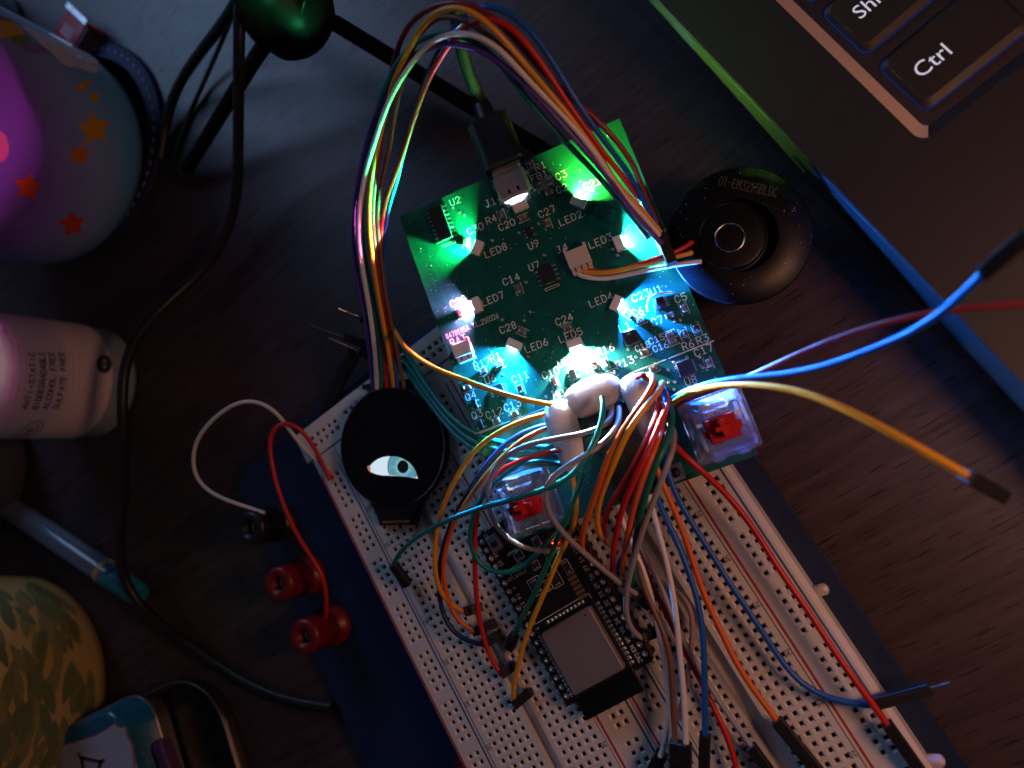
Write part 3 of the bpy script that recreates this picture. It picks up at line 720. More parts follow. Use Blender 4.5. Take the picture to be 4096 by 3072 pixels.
# --- the eight side-firing LEDs
led_body = pm('led_white', (0.78, 0.74, 0.70), 0.45, sss=0.0)
leds = [(2082, 826, (0.62, 0.66, 1.0), 1.0), (2312, 812, (0.36, 1.0, 0.10), 0.8), (2474, 975, (0.14, 0.86, 0.90), 1.3), (2463, 1213, (0.02, 0.20, 1.0), 2.6),
        (2298, 1372, (0.72, 0.88, 0.95), 2.2), (2058, 1376, (0.03, 0.34, 1.0), 1.6), (1909, 1219, (1.0, 0.16, 0.46), 0.6), (1911, 992, (0.03, 1.0, 0.26), 0.8)]
LEDP = 34000.0
for i, (px, py, col, k) in enumerate(leds):
    c = B(px, py, .8); an = math.radians(90 - 45 * i)             # each faces outward from the ring
    o = MB().cbox((0, -.25, .85), (4.0, 1.5, 1.6), .1).cbox((-1.68, .95, .85), (.62, 1.1, 1.6), .08).cbox((1.68, .95, .85), (.62, 1.1, 1.6), .08).cbox((0, .8, 1.53), (2.76, .78, .22), .05).build('led', led_body, pcb, world=False); put(o, c[0], c[1], 0, an - math.pi / 2)
    MB().cbox((0, .53, .75), (2.5, .06, 1.2), .02).build('lens', glow('led_light_%s' % 'abcdefgh'[i], col, LEDP * k), o, world=False)
    for t in range(4):
        MB().cbox((-1.35 + .9 * t, -.98, .16), (.4, .4, .3), .05).build('terminal', tin_m, o, world=False)
# --- connectors
c = B(2050, 742, 1.6); steel = pm('connector_steel', (0.62, 0.56, 0.54), 0.34, metal=0.8, var=0.03, vscale=300)
usb = MB().cbox((c[0], c[1], 1.65), (9.0, 7.6, 3.2), .7).build('usb_socket', steel, pcb, world=False)
for sx in (-1, 1):
    for sy in (-2.2, 1.8):
        MB().cbox((c[0] + sx * 4.75, c[1] + sy, .5), (.7, 1.5, 1.0), .1).build('solder_tab', tin_m, usb, world=False)
for k in range(9): MB().cbox((c[0] - 3.2 + .8 * k, c[1] - 4.15, .16), (.35, 1.0, .24), .04).build('pin', tin_m, usb, world=False)
for sx in (-1.3, 1.3): MB().cbox((c[0] + sx, c[1] - 1.9, 3.26), (.7, 1.2, .04), .01).build('latch_hole', dark_m, usb, world=False)
def wire_socket(p, w, d, h, n, name, mat):
    c = B(*p, h * .7); x, y = c[0], c[1]
    o = MB().cbox((x, y + d * .12, h / 2 + .02), (w, d * .72, h), .15).cbox((x, y - d * .36, h * .36), (w * .92, d * .3, h * .68), .1).build(name, mat, pcb, world=False)
    for sx in (-1, 1): MB().cbox((x + sx * (w / 2 - .35), y + d * .52, h * .55), (.8, 1.0, h * .9), .1).build('ear', mat, o, world=False)
    for k in range(n):
        MB().cbox((x + (k - (n - 1) / 2) * w / (n + .6), y - d * .24, h * .71), (.36, d * .36, h * .1), .03).build('slot', pm('slot_dark', (0.1, 0.09, 0.09), .6), o, world=False)
    return o
beige = pm('connector_beige', (0.62, 0.52, 0.44), 0.45, var=0.04)
wire_socket((2316, 1040), 6.0, 6.4, 3.2, 3, 'speaker_socket', beige)
wire_socket((1852, 1405), 5.0, 5.2, 3.0, 2, 'battery_socket', pm('connector_white', (0.78, 0.72, 0.72), 0.45, var=0.04))
q0, q1 = B(2596, 838, 3), B(2660, 1000, 3)
hc = (q0 + q1) / 2; MB().cbox((PW - 2.3, hc[1], 3.9), (2.6, 20.6, 7.6), .12).build('display_header', MATS['black_plastic'], pcb, world=False)
mh = B(2380, 1640, 2)
MB().cbox((mh[0] + 1, mh[1] - 3, 1.6), (17.5, 5.0, 3.2), .2).build('module_header', MATS['black_plastic'], pcb, world=False)
MB().cbox((B(2640, 1620)[0], B(2640, 1620)[1] - 2, 2.0), (2.6, 16, 4.0), .15).build('pin_header', MATS['black_plastic'], pcb, world=False)
o = MB().prism([tuple(B(*p)[:2]) for p in ((2375, 1760), (2530, 1700), (2640, 1960), (2500, 2020))], .03, 1.0, .05).build('daughter_board', black_pcb, pcb, world=False)
for p in ((2700, 1890),): 
    c = B(*p); o = MB().cbox((c[0], c[1], .8), (4.2, 4.2, 1.5), .15).build('tact_button', MATS['button_metal'], pcb, world=False)
    MB().lathe([(.01, 2.0), (1.2, 2.0), (1.3, 1.57)], 18, (c[0], c[1], 0)).build('plunger', MATS['black_plastic'], o, world=False)
# --- clear key switches
clear = pm('clear_plastic', (0.34, 0.34, 0.52), 0.12, var=0.06, bump=0.2, bscale=900, alpha=0.26, spec=1.0)
clear_in = pm('clear_plastic_inner', (0.40, 0.40, 0.55), 0.16, var=0.1, vscale=900, bump=0.3, bscale=1400, alpha=0.20, spec=0.9)
stem_m = pm('red_stem', (0.48, 0.008, 0.010), 0.36, var=0.08)
def frustum(mb, w0, h0, w1, h1, z0, z1, dy=0.0, r=.6):
    a = rrect(0, 0, w0, h0, r, 3); b = rrect(0, dy, w1, h1, r, 3); n = len(a)
    mb.add([(*p, z0) for p in a] + [(*p, z1) for p in b], [(i, (i + 1) % n, n + (i + 1) % n, n + i) for i in range(n)])
    return mb
def key_switch(p, label):
    c = B(*p, 5.6)
    lo = MB(); frustum(lo, 13.4, 13.4, 14, 14, .05, 5.0, r=.5); o = lo.build('key_switch', clear_in, pcb, world=False); put(o, c[0], c[1]); o['label'] = label
    MB().prism(rrect(0, 0, 15.6, 15.6, 1.0, 4), 5.0, 5.9, .2).build('flange', clear, o, world=False)
    up = MB(); frustum(up, 14.0, 14.4, 11.4, 10.0, 5.95, 10.6, -.4, .8)
    n = 16; ring0 = rrect(0, -.4, 11.4, 10.0, .8, 3); ring1 = rrect(0, -.9, 7.6, 6.2, .4, 3)
    up.add([(*q, 10.6) for q in ring0] + [(*q, 10.6) for q in ring1], [(i, (i + 1) % n, n + (i + 1) % n, n + i) for i in range(n)])
    up.add([(*q, 10.6) for q in ring1] + [(*q, 6.0) for q in ring1], [(i, (i + 1) % n, n + (i + 1) % n, n + i) for i in range(n)])
    up.build('upper_housing', clear, o, world=False)
    ri = MB()
    for sx in (-1, 1):
        ri.cbox((sx * 5.0, -.5, 8.2), (.5, 9.0, 4.2), .1).cbox((sx * 6.3, 4.6, 6.9), (1.6, 1.2, 1.8), .1).cbox((sx * 6.2, -5.4, 6.8), (1.4, 1.8, 1.6), .15)
    ri.cbox((0, -6.0, 7.2), (7.4, .6, 2.2), .1).cbox((0, -4.6, 8.6), (6.8, .5, 3.0), .1).build('inner_ribs', clear_in, o, world=False)
    MB().cbox((0, 4.7, 9.2), (7.0, 2.4, 2.8), .7).build('led_window', pm('clear_window', (0.85, 0.88, 0.95), 0.12, alpha=0.4, spec=0.9), o, world=False)
    sm = MB(); sm.cbox((0, -.9, 9.2), (7.2, 5.9, 5.4), .25)
    for sx in (-1, 1): sm.cbox((sx * 3.9, -1.1, 8.9), (1.4, 2.0, 3.6), .2)
    s2 = sm.build('stem', stem_m, o, world=False)
    cr = MB(); cr.prism([(-2, -.6), (-.65, -.6), (-.65, -2), (.65, -2), (.65, -.6), (2, -.6), (2, .6), (.65, .6), (.65, 2), (-.65, 2), (-.65, .6), (-2, .6)], 11.92, 15.2, .1)
    cr.xf(t=(0, -.9, 0)); cr.build('stem_cross', pm('red_stem_top', (0.60, 0.016, 0.012), 0.33), s2, world=False)
    tx = MB()
    for pl in strokes('CHERRY', 1.15, .74, pitch=1.35):
        ribbon(tx, pl, .17, lambda a, b: (a - 2.85, b + 2.55, 10.66))
    tx.build('moulded_lettering', pm('moulded_pink', (0.75, 0.45, 0.5), 0.3), o, world=False)
    for sx in (-1, 1): MB().cbox((sx * 4.6, 1.4, 10.66), (1.5, .8, .12), .03).build('polished_tab', pm('polished_clear', (0.9, 0.92, 1.0), 0.1, spec=1.0), o, world=False)
    for (x, y) in ((-4.4, 7.9), (1.8, 7.9), (-3, -7.9), (3.4, -7.9)): MB().cbox((x, y, 5.4), (2.6, .7, .8), .12).build('clip', clear, o, world=False)
key_switch((2878, 1700), 'clear key switch with a red cross stem, fully in view'); key_switch((2111, 2000), 'clear key switch with a red stem crossed by wires')
# --- hot glue over the wire ends
glue_m = pm('hot_glue', (0.90, 0.87, 0.90), 0.32, var=0.02, vscale=200, bump=0.05, bscale=300, sss=0.5)
def glue(pts, rs, name='hot_glue'):
    path = smooth_path([PBM.T @ (Q(*p) - PBO) for p in pts], .7)
    n = len(path); u = np.linspace(0, 1, n); r = np.interp(u, np.linspace(0, 1, len(rs)), rs)
    e = np.minimum(np.arange(n), np.arange(n)[::-1]) * .7; r = r * np.sqrt(np.clip(1 - (1 - np.clip(e / r, 0, 1)) ** 2, 0.0, 1)) + .02
    MB().tube(path, r, 22, True).build(name, glue_m, pcb, world=False)
glue([(2216, 1600, 5.5), (2238, 1660, 6), (2268, 1760, 6), (2292, 1850, 5), (2300, 1896, 4)], [3.9, 4.0, 3.9, 3.3, 2.4])
glue([(2262, 1640, 4.5), (2330, 1600, 5), (2400, 1570, 5), (2470, 1560, 4.5), (2490, 1580, 4)], [3.8, 4.3, 4.6, 4.4, 3.6])
glue([(2512, 1500, 6), (2540, 1560, 7), (2572, 1640, 7), (2600, 1720, 6), (2612, 1760, 5)], [3.2, 3.3, 3.2, 2.9, 2.2])
st_ = MB(); path = smooth_path([PBM.T @ (Q(*p) - PBO) for p in ((2590, 1330, .3), (2592, 1310, .7), (2612, 1296, .9), (2640, 1290, .8), (2672, 1288, .5))], .4)
path = smooth_path([PBM.T @ (Q(*p) - PBO) for p in (a6(815, 620) + (.4,), a6(780, 520) + (.8,), a6(800, 420) + (1.0,), a6(900, 340) + (1.0,), a6(1060, 300) + (.9,), a6(1230, 290) + (.5,))], .4)
st_.tube(path, .28, 8).build('glue_string', pm('glue_thread', (0.8, 0.8, 0.85), 0.3), pcb, world=False)
sk.build('silkscreen', silk, pcb, world=False)
# ------------------------------------------------------------------ round display
DT = 4.0
dc = P(1559, 1787, DT); du_ = unit([0.47, 0.88, 0]); dr_ = np.array([du_[1], -du_[0], 0])
DF = np.stack([dr_, du_, [0, 0, 1]], 1)
disp = thing('round_display', 'round black display showing a blue-green eye, lying on the breadboard', 'display', (dc[0], dc[1], 0), DF)
def dl(px, py): q = DF.T @ (P(px, py, DT) - np.array([dc[0], dc[1], DT])); return (q[0], q[1])
def outline(r, tabw, tabd, n=60):
    out = []
    for k in range(n + 1):
        a = math.radians(-58 + (296) * k / n); out.append((r * math.cos(a), r * math.sin(a)))
    return out + [(-tabw / 2 - 1.2, -r - tabd * .35), (-tabw / 2, -r - tabd), (tabw / 2, -r - tabd), (tabw / 2 + 1.2, -r - tabd * .35)]
gloss_black = pm('gloss_black', (0.006, 0.006, 0.009), 0.12, var=0.2, vscale=200)
MB().prism(outline(18.2, 12.5, 5.2), .25, 1.85, .1).build('carrier_board', pm('white_edge_board', (0.02, 0.02, 0.03), 0.35), disp, world=False)
MB().prism(outline(17.6, 11.6, 4.2), 1.87, 3.2, .12).build('panel', pm('panel_black', (0.012, 0.012, 0.014), 0.3), disp, world=False)
ci = [(17.7 * math.cos(2 * math.pi * k / 72), 17.7 * math.sin(2 * math.pi * k / 72)) for k in range(72)]
MB().prism(ci, 3.22, DT, .22).build('glass', gloss_black, disp, world=False)
mb = MB(); mb.lathe([(17.75, 2.6), (18.05, 2.7), (18.05, 3.5), (17.8, 3.75)], 72); mb.build('metal_rim', pm('rim_steel', (0.5, 0.5, 0.52), 0.25, metal=1), disp, world=False)
MB().cbox((0, -22.1, 2.55), (9.2, 1.1, .8), .05).build('flex_contacts', pm('flex_gold', (0.55, 0.26, 0.07), 0.3, metal=0.7, var=0.4, vscale=1200, stretch=(4, .1, 1)), disp, world=False)
for k in range(8):
    MB().cbox((-8.9 + 2.54 * k, 19.0, 1.2), (2.3, 1.6, 2.2), .15).build('pin_socket', MATS['black_plastic'], disp, world=False)
# the picture on the screen
tb = A_(1024, 1536, 2.16)
eye = [(962, 708), (985, 706), (1010, 680), (1050, 650), (1100, 630), (1150, 625), (1220, 627), (1270, 645), (1320, 675), (1355, 710), (1380, 755), (1393, 800), (1397, 818), (1370, 812), (1300, 800), (1230, 795), (1160, 792), (1090, 790), (1040, 780), (1000, 765), (970, 745)]
z = DT + .03
def patch(name, pts, mat, parent, zz):
    q = [dl(*tb(*p)) for p in pts]; c = np.mean(q, 0); n = len(q)
    m = MB(); m.add([(c[0], c[1], zz)] + [(a, b, zz) for a, b in q], [(0, i + 1, (i + 1) % n + 1) for i in range(n)])
    return m.build(name, mat, parent, world=False)
patch('eye_white', eye, glow('screen_white', (0.66, 0.80, 0.92), 0.95), disp, z)
patch('eye_corner', [(962, 708), (985, 706), (992, 735), (990, 762), (970, 745)], glow('screen_coral', (0.80, 0.22, 0.12), 0.7), disp, z + .02)
ic = np.array(dl(*tb(1270, 715))); ipx = dl(*tb(1142, 690)); ir = math.hypot(ipx[0] - ic[0], ipx[1] - ic[1])
def clip(pts, poly):                     # Sutherland-Hodgman against a (near) convex outline
    out = list(pts); n = len(poly)
    ar = sum(poly[i][0] * poly[(i + 1) % n][1] - poly[(i + 1) % n][0] * poly[i][1] for i in range(n)); sg = 1 if ar > 0 else -1
    for i in range(n):
        a, b = poly[i], poly[(i + 1) % n]; inp, out = out, []
        f = lambda p: sg * ((b[0] - a[0]) * (p[1] - a[1]) - (b[1] - a[1]) * (p[0] - a[0]))
        for k in range(len(inp)):
            p, q = inp[k - 1], inp[k]; fp, fq = f(p), f(q)
            if (fp >= 0) != (fq >= 0):
                t = fp / (fp - fq); out.append((p[0] + t * (q[0] - p[0]), p[1] + t * (q[1] - p[1])))
            if fq >= 0: out.append(q)
        if not out: return []
    return out
hull = [dl(*tb(*p)) for p in eye[1:12] + [(1395, 815), (1300, 803), (1160, 794), (1040, 782), (1000, 767)]]
def disc_part(name, r0, mat, zz):
    ring = [(ic[0] + r0 * math.cos(2 * math.pi * k / 56), ic[1] + r0 * math.sin(2 * math.pi * k / 56)) for k in range(56)]
    pl = clip(ring, hull); m = MB(); m.add([(a, b, zz) for a, b in pl], [tuple(range(len(pl)))]); return m.build(name, mat, disp, world=False)
im = bpy.data.materials.new('screen_iris'); im.use_nodes = True; nt = im.node_tree; nt.nodes.remove(nt.nodes['Principled BSDF'])
tcn = nt.nodes.new('ShaderNodeTexCoord'); sb = nt.nodes.new('ShaderNodeVectorMath'); sb.operation = 'SUBTRACT'; sb.inputs[1].default_value = (ic[0] * S, ic[1] * S, 0)
nt.links.new(tcn.outputs['Object'], sb.inputs[0])
sp = nt.nodes.new('ShaderNodeSeparateXYZ'); nt.links.new(sb.outputs[0], sp.inputs[0])
at = nt.nodes.new('ShaderNodeMath'); at.operation = 'ARCTAN2'; nt.links.new(sp.outputs[1], at.inputs[0]); nt.links.new(sp.outputs[0], at.inputs[1])
ln_ = nt.nodes.new('ShaderNodeVectorMath'); ln_.operation = 'LENGTH'; nt.links.new(sb.outputs[0], ln_.inputs[0])
cb = nt.nodes.new('ShaderNodeCombineXYZ'); nt.links.new(at.outputs[0], cb.inputs[0])
ml = nt.nodes.new('ShaderNodeMath'); ml.operation = 'MULTIPLY'; ml.inputs[1].default_value = 120; nt.links.new(ln_.outputs['Value'], ml.inputs[0]); nt.links.new(ml.outputs[0], cb.inputs[1])
nz = nt.nodes.new('ShaderNodeTexNoise'); nz.inputs['Scale'].default_value = 7; nz.inputs['Detail'].default_value = 4; nt.links.new(cb.outputs[0], nz.inputs['Vector'])
rad = nt.nodes.new('ShaderNodeMapRange'); rad.inputs['From Min'].default_value = ir * .4 * S; rad.inputs['From Max'].default_value = ir * S; nt.links.new(ln_.outputs['Value'], rad.inputs['Value'])
ad = nt.nodes.new('ShaderNodeMath'); ad.operation = 'MULTIPLY_ADD'; ad.inputs[1].default_value = .9; nt.links.new(nz.outputs['Fac'], ad.inputs[0])
ad.inputs[2].default_value = -.45; a2n = nt.nodes.new('ShaderNodeMath'); a2n.operation = 'ADD'; nt.links.new(ad.outputs[0], a2n.inputs[0]); nt.links.new(rad.outputs['Result'], a2n.inputs[1])
rp = nt.nodes.new('ShaderNodeValToRGB'); e = rp.color_ramp.elements; e[0].position = 0; e[0].color = (0.42, 0.30, 0.10, 1); e[1].position = 1; e[1].color = (0.10, 0.34, 0.44, 1)
for pos, col in ((.28, (0.80, 0.72, 0.44, 1)), (.55, (0.52, 0.74, 0.70, 1)), (.8, (0.24, 0.55, 0.62, 1))):
    q = e.new(pos); q.color = col
nt.links.new(a2n.outputs[0], rp.inputs['Fac']); em = nt.nodes.new('ShaderNodeEmission'); em.inputs['Strength'].default_value = .85
nt.links.new(rp.outputs['Color'], em.inputs['Color']); nt.links.new(em.outputs[0], nt.nodes['Material Output'].inputs['Surface'])
disc_part('iris_edge', ir * 1.03, glow('screen_dark', (0.02, 0.10, 0.13), 1.0), z + .01); disc_part('iris', ir * .97, im, z + .02); disc_part('pupil', ir * .37, glow('screen_pupil', (0.004, 0.004, 0.006), 1.0), z + .03)

# ------------------------------------------------------------------ speaker leaning on the edge of the green board
sc_ = P(2959, 941, 5.0); rt = P(3262, 930, 5.0) - P(2679, 950, 5.0); e1 = unit([rt[0], rt[1], -0.22 * np.hypot(rt[0], rt[1])])
e2 = unit(np.cross([0, 0, 1], e1)); SF = np.stack([e1, e2, np.cross(e1, e2)], 1)
spk = thing('speaker', 'small round black speaker leaning on the right edge of the green board', 'speaker', sc_, SF)
spm = pm('speaker_black', (0.003, 0.003, 0.005), 0.36, spec=0.25, var=0.3, vscale=900, bump=0.15, bscale=2500)
MB().lathe([(0.01, -11), (13.8, -11), (14.6, -10), (14.6, -2.2), (17.1, -2.0), (17.3, -1.6), (17.3, -.3), (17.0, 0), (9.2, 0)], 72).build('frame', spm, spk, world=False)
MB().lathe([(9.2, 0), (8.9, -.5), (8.2, -.55), (8.0, .25), (7.4, .35), (0.01, .35)], 60).xf(t=(-1.9, -.6, 0)).build('pole_piece', spm, spk, world=False)
MB().lathe([(3.75, .36), (3.75, 1.0), (3.55, 1.15), (3.3, 1.0), (3.25, .36)], 48).xf(t=(-2.4, -.8, 0)).build('rim_ring', pm('ring_steel', (0.55, 0.55, 0.55), 0.2, metal=1), spk, world=False)
def spl(px, py):
    d = RC.T @ np.array([(px - 2048) / FPX, (py - 1536) / FPX, 1.0]); n = SF[:, 2]; s_ = (0.03 - n @ (CAM - sc_)) / (n @ d); return (SF.T @ (CAM + s_ * d - sc_))[:2]
ta, tb2 = spl(2640 + 780 / 3.3515, 640 + 335 / 3.3515), spl(2640 + 1570 / 3.3515, 640 + 500 / 3.3515); tdir = unit(tb2 - ta); tlen = np.linalg.norm(tb2 - ta); tup = np.array([-tdir[1], tdir[0]])
m = MB(); wl = tlen / (13 * 1.4)
for pl in strokes('OT-EM3215BLDC', 2.3, wl, pitch=1.4): ribbon(m, pl, .22, lambda a, b: (*(ta + tdir * a + tup * b), .03))
m.build('print', pm('grey_print', (0.05, 0.045, 0.045), 0.6), spk, world=False)
rnd = random.Random(11); dm = MB()
for k in range(50):
    an, rr = rnd.uniform(0, 6.3), rnd.uniform(9.5, 17); x, y = rr * math.cos(an), rr * math.sin(an); s_ = rnd.uniform(.05, .16); h_ = rnd.uniform(.03, .2)
    dm.add([(x + s_, y, .02), (x, y + s_, h_), (x - s_, y - s_, .03)], [(0, 1, 2)])
dm.build('dust', MATS['dust_white'], spk, world=False, kind='stuff')

# ------------------------------------------------------------------ jumper wires
WC = {'teal': (0.004, 0.21, 0.20), 'blue': (0.008, 0.10, 0.42), 'red': (0.55, 0.016, 0.014), 'orange': (0.72, 0.13, 0.018), 'yellow': (0.76, 0.33, 0.022), 'purple': (0.10, 0.045, 0.26),
      'white': (0.74, 0.70, 0.70), 'grey': (0.30, 0.27, 0.30), 'brown': (0.17, 0.075, 0.055), 'maroon': (0.20, 0.022, 0.030), 'navy': (0.012, 0.022, 0.10), 'green': (0.008, 0.17, 0.11), 'mauve': (0.34, 0.22, 0.22)}
def wmat(c): return pm('wire_' + c, WC[c], 0.38, var=0.07, vscale=500, bump=0.06, bscale=900)
def pt(p): return Q(p[0], p[1], p[2]) if len(p) == 4 else P(p[0], p[1], p[2])
house = pm('dupont_black', (0.010, 0.010, 0.011), 0.5, var=0.2, bump=0.08, bscale=2500)
def housing(t, a, b, w=2.5, pin=None, slot=True):
    a, b = np.asarray(a, float), np.asarray(b, float); d = b - a; Ln = np.linalg.norm(d); d /= Ln
    s1 = unit(np.cross(d, [0, 0, 1])) if abs(d[2]) < .95 else np.array([1.0, 0, 0]); s2 = np.cross(s1, d)
    M_ = np.stack([s1, d, s2], 1)
    h = MB().cbox((0, Ln / 2, 0), (w, Ln, 2.5), .18).merge(MB().cbox((0, Ln * .6, 1.26), (w * .42, Ln * .32, .16), .04)).xf(M_, a).build('connector_housing', house, t)
    if slot: MB().cbox((0, Ln * .6, 1.35), (w * .3, Ln * .24, .06), .02).xf(M_, a).build('latch_slot', pm('slot_black', (0.003, 0.003, 0.003), 0.7), h)
    if pin:
        MB().tube([b, b + d * pin], .32, 8).build('pin', pm('pin_steel', (0.7, 0.66, 0.62), 0.25, metal=1), t)
def wire(label, col, pts, r=0.68, conns=(), group=None, name='jumper_wire'):
    w3 = [pt(p) for p in pts]
    path = smooth_path(w3, 1.3)
    if conns:
        t = thing(name, label, 'wire', w3[-1], group=group)
        MB().tube(path, r, 10).build('insulation', wmat(col), t)
        for (a, b, kw) in conns: housing(t, pt(a), pt(b), **kw)
        return t
    o = MB().tube(path, r, 10).build(name, wmat(col)); return tag(o, label, 'wire', group)
T2, T3, T6, T7 = A_(1024, 0, 2.16), A_(2048, 0, 2.16), A_(1024, 768, 2.16), A_(2048, 768, 2.16)
def arch(label, col, left, top, right, end):
    """display edge -> high arch -> header on the green board"""
    L_ = [(*T6(x, y), zz) for x, y, zz in left]; U_ = [(*T2(x, y), zz) for x, y, zz in top]; R_ = [(*T3(x, y), zz) for x, y, zz in right]
    wire(label, col, L_ + U_ + R_ + [(*T7(x, y), h, 1) for x, y, h in end], .66, group='ribbon of jumper wires arching to the display')
def zl(i): return 0
arch('purple jumper wire, innermost of the arch from the display', 'purple',
     [(1010, 1690, 3), (985, 1400, 8), (930, 1000, 14), (850, 600, 19), (845, 200, 25)],
     [(870, 1640, 28), (960, 1220, 35), (1050, 950, 39), (1180, 700, 43), (1330, 500, 47), (1500, 400, 50), (1650, 370, 52), (1800, 385, 53), (1950, 430, 53), (2100, 510, 52)],
     [(0, 625, 50), (250, 870, 46), (500, 1150, 40), (720, 1400, 34), (860, 1560, 29)], [(980, 110, 16), (1100, 240, 13), (1210, 350, 10), (1290, 450, 7.5)])
arch('white jumper wire next to the purple one in the arch', 'white',
     [(1045, 1700, 3.2), (1030, 1400, 9), (980, 1000, 15), (905, 560, 21), (890, 200, 27)],
     [(920, 1640, 29), (970, 1400, 33), (1040, 1180, 37), (1110, 960, 41), (1200, 770, 44), (1320, 580, 47), (1420, 440, 50), (1550, 330, 53), (1680, 285, 55), (1800, 275, 56), (1950, 310, 56), (2100, 400, 55)],
     [(0, 540, 52), (200, 760, 48), (350, 900, 45), (560, 1130, 40), (800, 1430, 33)], [(920, 0, 17), (1060, 130, 14), (1180, 260, 10), (1270, 380, 7.5)])
arch('teal jumper wire crossing behind the white one in the arch', 'teal',
     [(1085, 1690, 3), (1075, 1300, 8), (1000, 900, 14), (930, 520, 19), (905, 200, 24)],
     [(945, 1500, 29), (1010, 1150, 34), (1040, 960, 38), (1100, 790, 42), (1200, 560, 46), (1310, 420, 49), (1450, 320, 52), (1600, 270, 54), (1740, 285, 54), (1880, 350, 53), (2020, 430, 52)],
     [(0, 690, 48), (270, 1020, 42), (480, 1250, 36), (740, 1510, 29)], [(860, 0, 15), (960, 120, 13), (1060, 220, 10), (1180, 400, 7.5)])
arch('yellow jumper wire high in the arch from the display', 'yellow',
     [(1190, 1690, 3), (1150, 1400, 8), (1075, 1000, 14), (1010, 600, 20), (975, 250, 26)],
     [(985, 1640, 29), (1030, 1350, 33), (1120, 980, 39), (1190, 690, 44), (1270, 530, 48), (1340, 390, 51), (1420, 240, 55), (1530, 110, 58), (1650, 50, 60), (1780, 45, 61), (1880, 80, 61), (2000, 170, 60), (2100, 300, 57)],
     [(0, 420, 53), (100, 540, 51), (250, 720, 48), (400, 890, 45), (560, 1090, 40), (760, 1340, 34)], [(930, -20, 17), (1080, 100, 14), (1190, 230, 10), (1280, 350, 7.5)])
arch('maroon jumper wire at the outer top of the arch', 'maroon',
     [(1160, 1690, 2.6), (1170, 1300, 8), (1090, 900, 14), (1030, 500, 20), (1005, 200, 25)],
     [(1020, 1640, 28), (1060, 1350, 32), (1120, 950, 38), (1170, 620, 43), (1200, 480, 46), (1250, 330, 49), (1350, 170, 53), (1480, 70, 56), (1620, 20, 58), (1760, 8, 59), (1900, 40, 59), (2050, 130, 57)],
     [(0, 310, 54), (150, 480, 50), (400, 760, 45), (640, 940, 42), (820, 1120, 38), (960, 1280, 34), (1080, 1480, 29)], [(1130, 0, 14), (1180, 110, 10), (1250, 260, 7.5)])
arch('brown jumper wire under the yellow one in the arch', 'brown',
     [(1280, 1690, 2.6), (1200, 1300, 8), (1120, 900, 14), (1070, 500, 19), (1045, 200, 24)],
     [(1070, 1650, 27), (1110, 1480, 30), (1150, 1300, 33), (1190, 1000, 38), (1250, 750, 42), (1330, 470, 47), (1430, 250, 51), (1540, 150, 54), (1650, 125, 56), (1780, 150, 56), (1900, 220, 56), (2030, 320, 55), (2150, 430, 53)],
     [(0, 500, 52), (120, 640, 49), (300, 830, 46), (500, 1060, 41), (700, 1330, 34)], [(900, -30, 18), (1040, 100, 14), (1150, 260, 10), (1240, 380, 7.5)])
arch('red jumper wire alone on the inner right of the arch', 'red',
     [(1130, 1690, 3), (1110, 1300, 8), (1090, 800, 14), (1075, 450, 19), (1100, 150, 24)],
     [(1150, 1640, 27), (1230, 1450, 31), (1310, 1200, 35), (1380, 980, 39), (1450, 780, 43), (1530, 600, 47), (1620, 450, 50), (1720, 310, 53), (1800, 230, 55), (1900, 160, 57), (2000, 122, 58), (2120, 140, 58)],
     [(0, 222, 56), (100, 330, 54), (220, 500, 51), (330, 650, 48), (440, 830, 45), (540, 980, 42), (650, 1130, 39), (760, 1280, 35), (880, 1440, 31), (1000, 1570, 27)], [(1070, 30, 14), (1140, 110, 11), (1185, 190, 7.5)])
arch('blue jumper wire along the outer right of the arch', 'blue',
     [(1225, 1690, 3), (1160, 1200, 8), (1120, 800, 14), (1110, 400, 19), (1150, 100, 24)],
     [(1200, 1620, 27), (1280, 1300, 32), (1390, 900, 39), (1500, 600, 45), (1560, 470, 48), (1640, 330, 51), (1720, 220, 54), (1800, 120, 56), (1900, 45, 58), (2000, 15, 59), (2100, 50, 59)],
     [(0, 105, 57), (120, 200, 55), (230, 340, 53), (340, 510, 50), (450, 700, 47), (560, 880, 44), (680, 1060, 40), (800, 1220, 36), (920, 1380, 32), (1040, 1540, 27)], [(1105, 30, 14), (1200, 180, 11), (1260, 330, 7.5)])
# speaker leads
lead_pts = {
 'white': [(2312, 1096, 1.6, 1), (2341, 1118, 1.5, 1), (2379, 1126, 1.6, 1), (2435, 1118, 2.2, 1), (2506, 1100, 2.8, 1), (2576, 1081, 3.2, 1), (2647, 1071, 3.4, 1), (2715, 1055, 10.2), (2770, 1047, 8.9), (2803, 1046, 7.0)],
 'yellow': [(2334, 1086, 1.8, 1), (2360, 1100, 2.6, 1), (2400, 1102, 2.8, 1), (2459, 1090, 3.2, 1), (2529, 1071, 3.8, 1), (2588, 1055, 4.2, 1), (2647, 1036, 4.4, 1), (2738, 1025, 11), (2768, 1010, 9)],
 'red': [(2352, 1078, 1.8, 1), (2380, 1100, 1.7, 1), (2460, 1092, 2.0, 1), (2529, 1064, 3.0, 1), (2600, 1041, 5.2, 1), (2649, 1029, 5.4, 1), (2715, 1006, 12), (2753, 986, 10.5), (2768, 968, 8.5)]}
for c_, n_ in (('white', 'white speaker lead running from the beige socket to the round speaker'), ('yellow', 'orange-yellow speaker lead between the red and white ones'), ('red', 'red speaker lead rising onto the round speaker')):
    wire(n_, c_, lead_pts[c_], .62, name='speaker_lead')
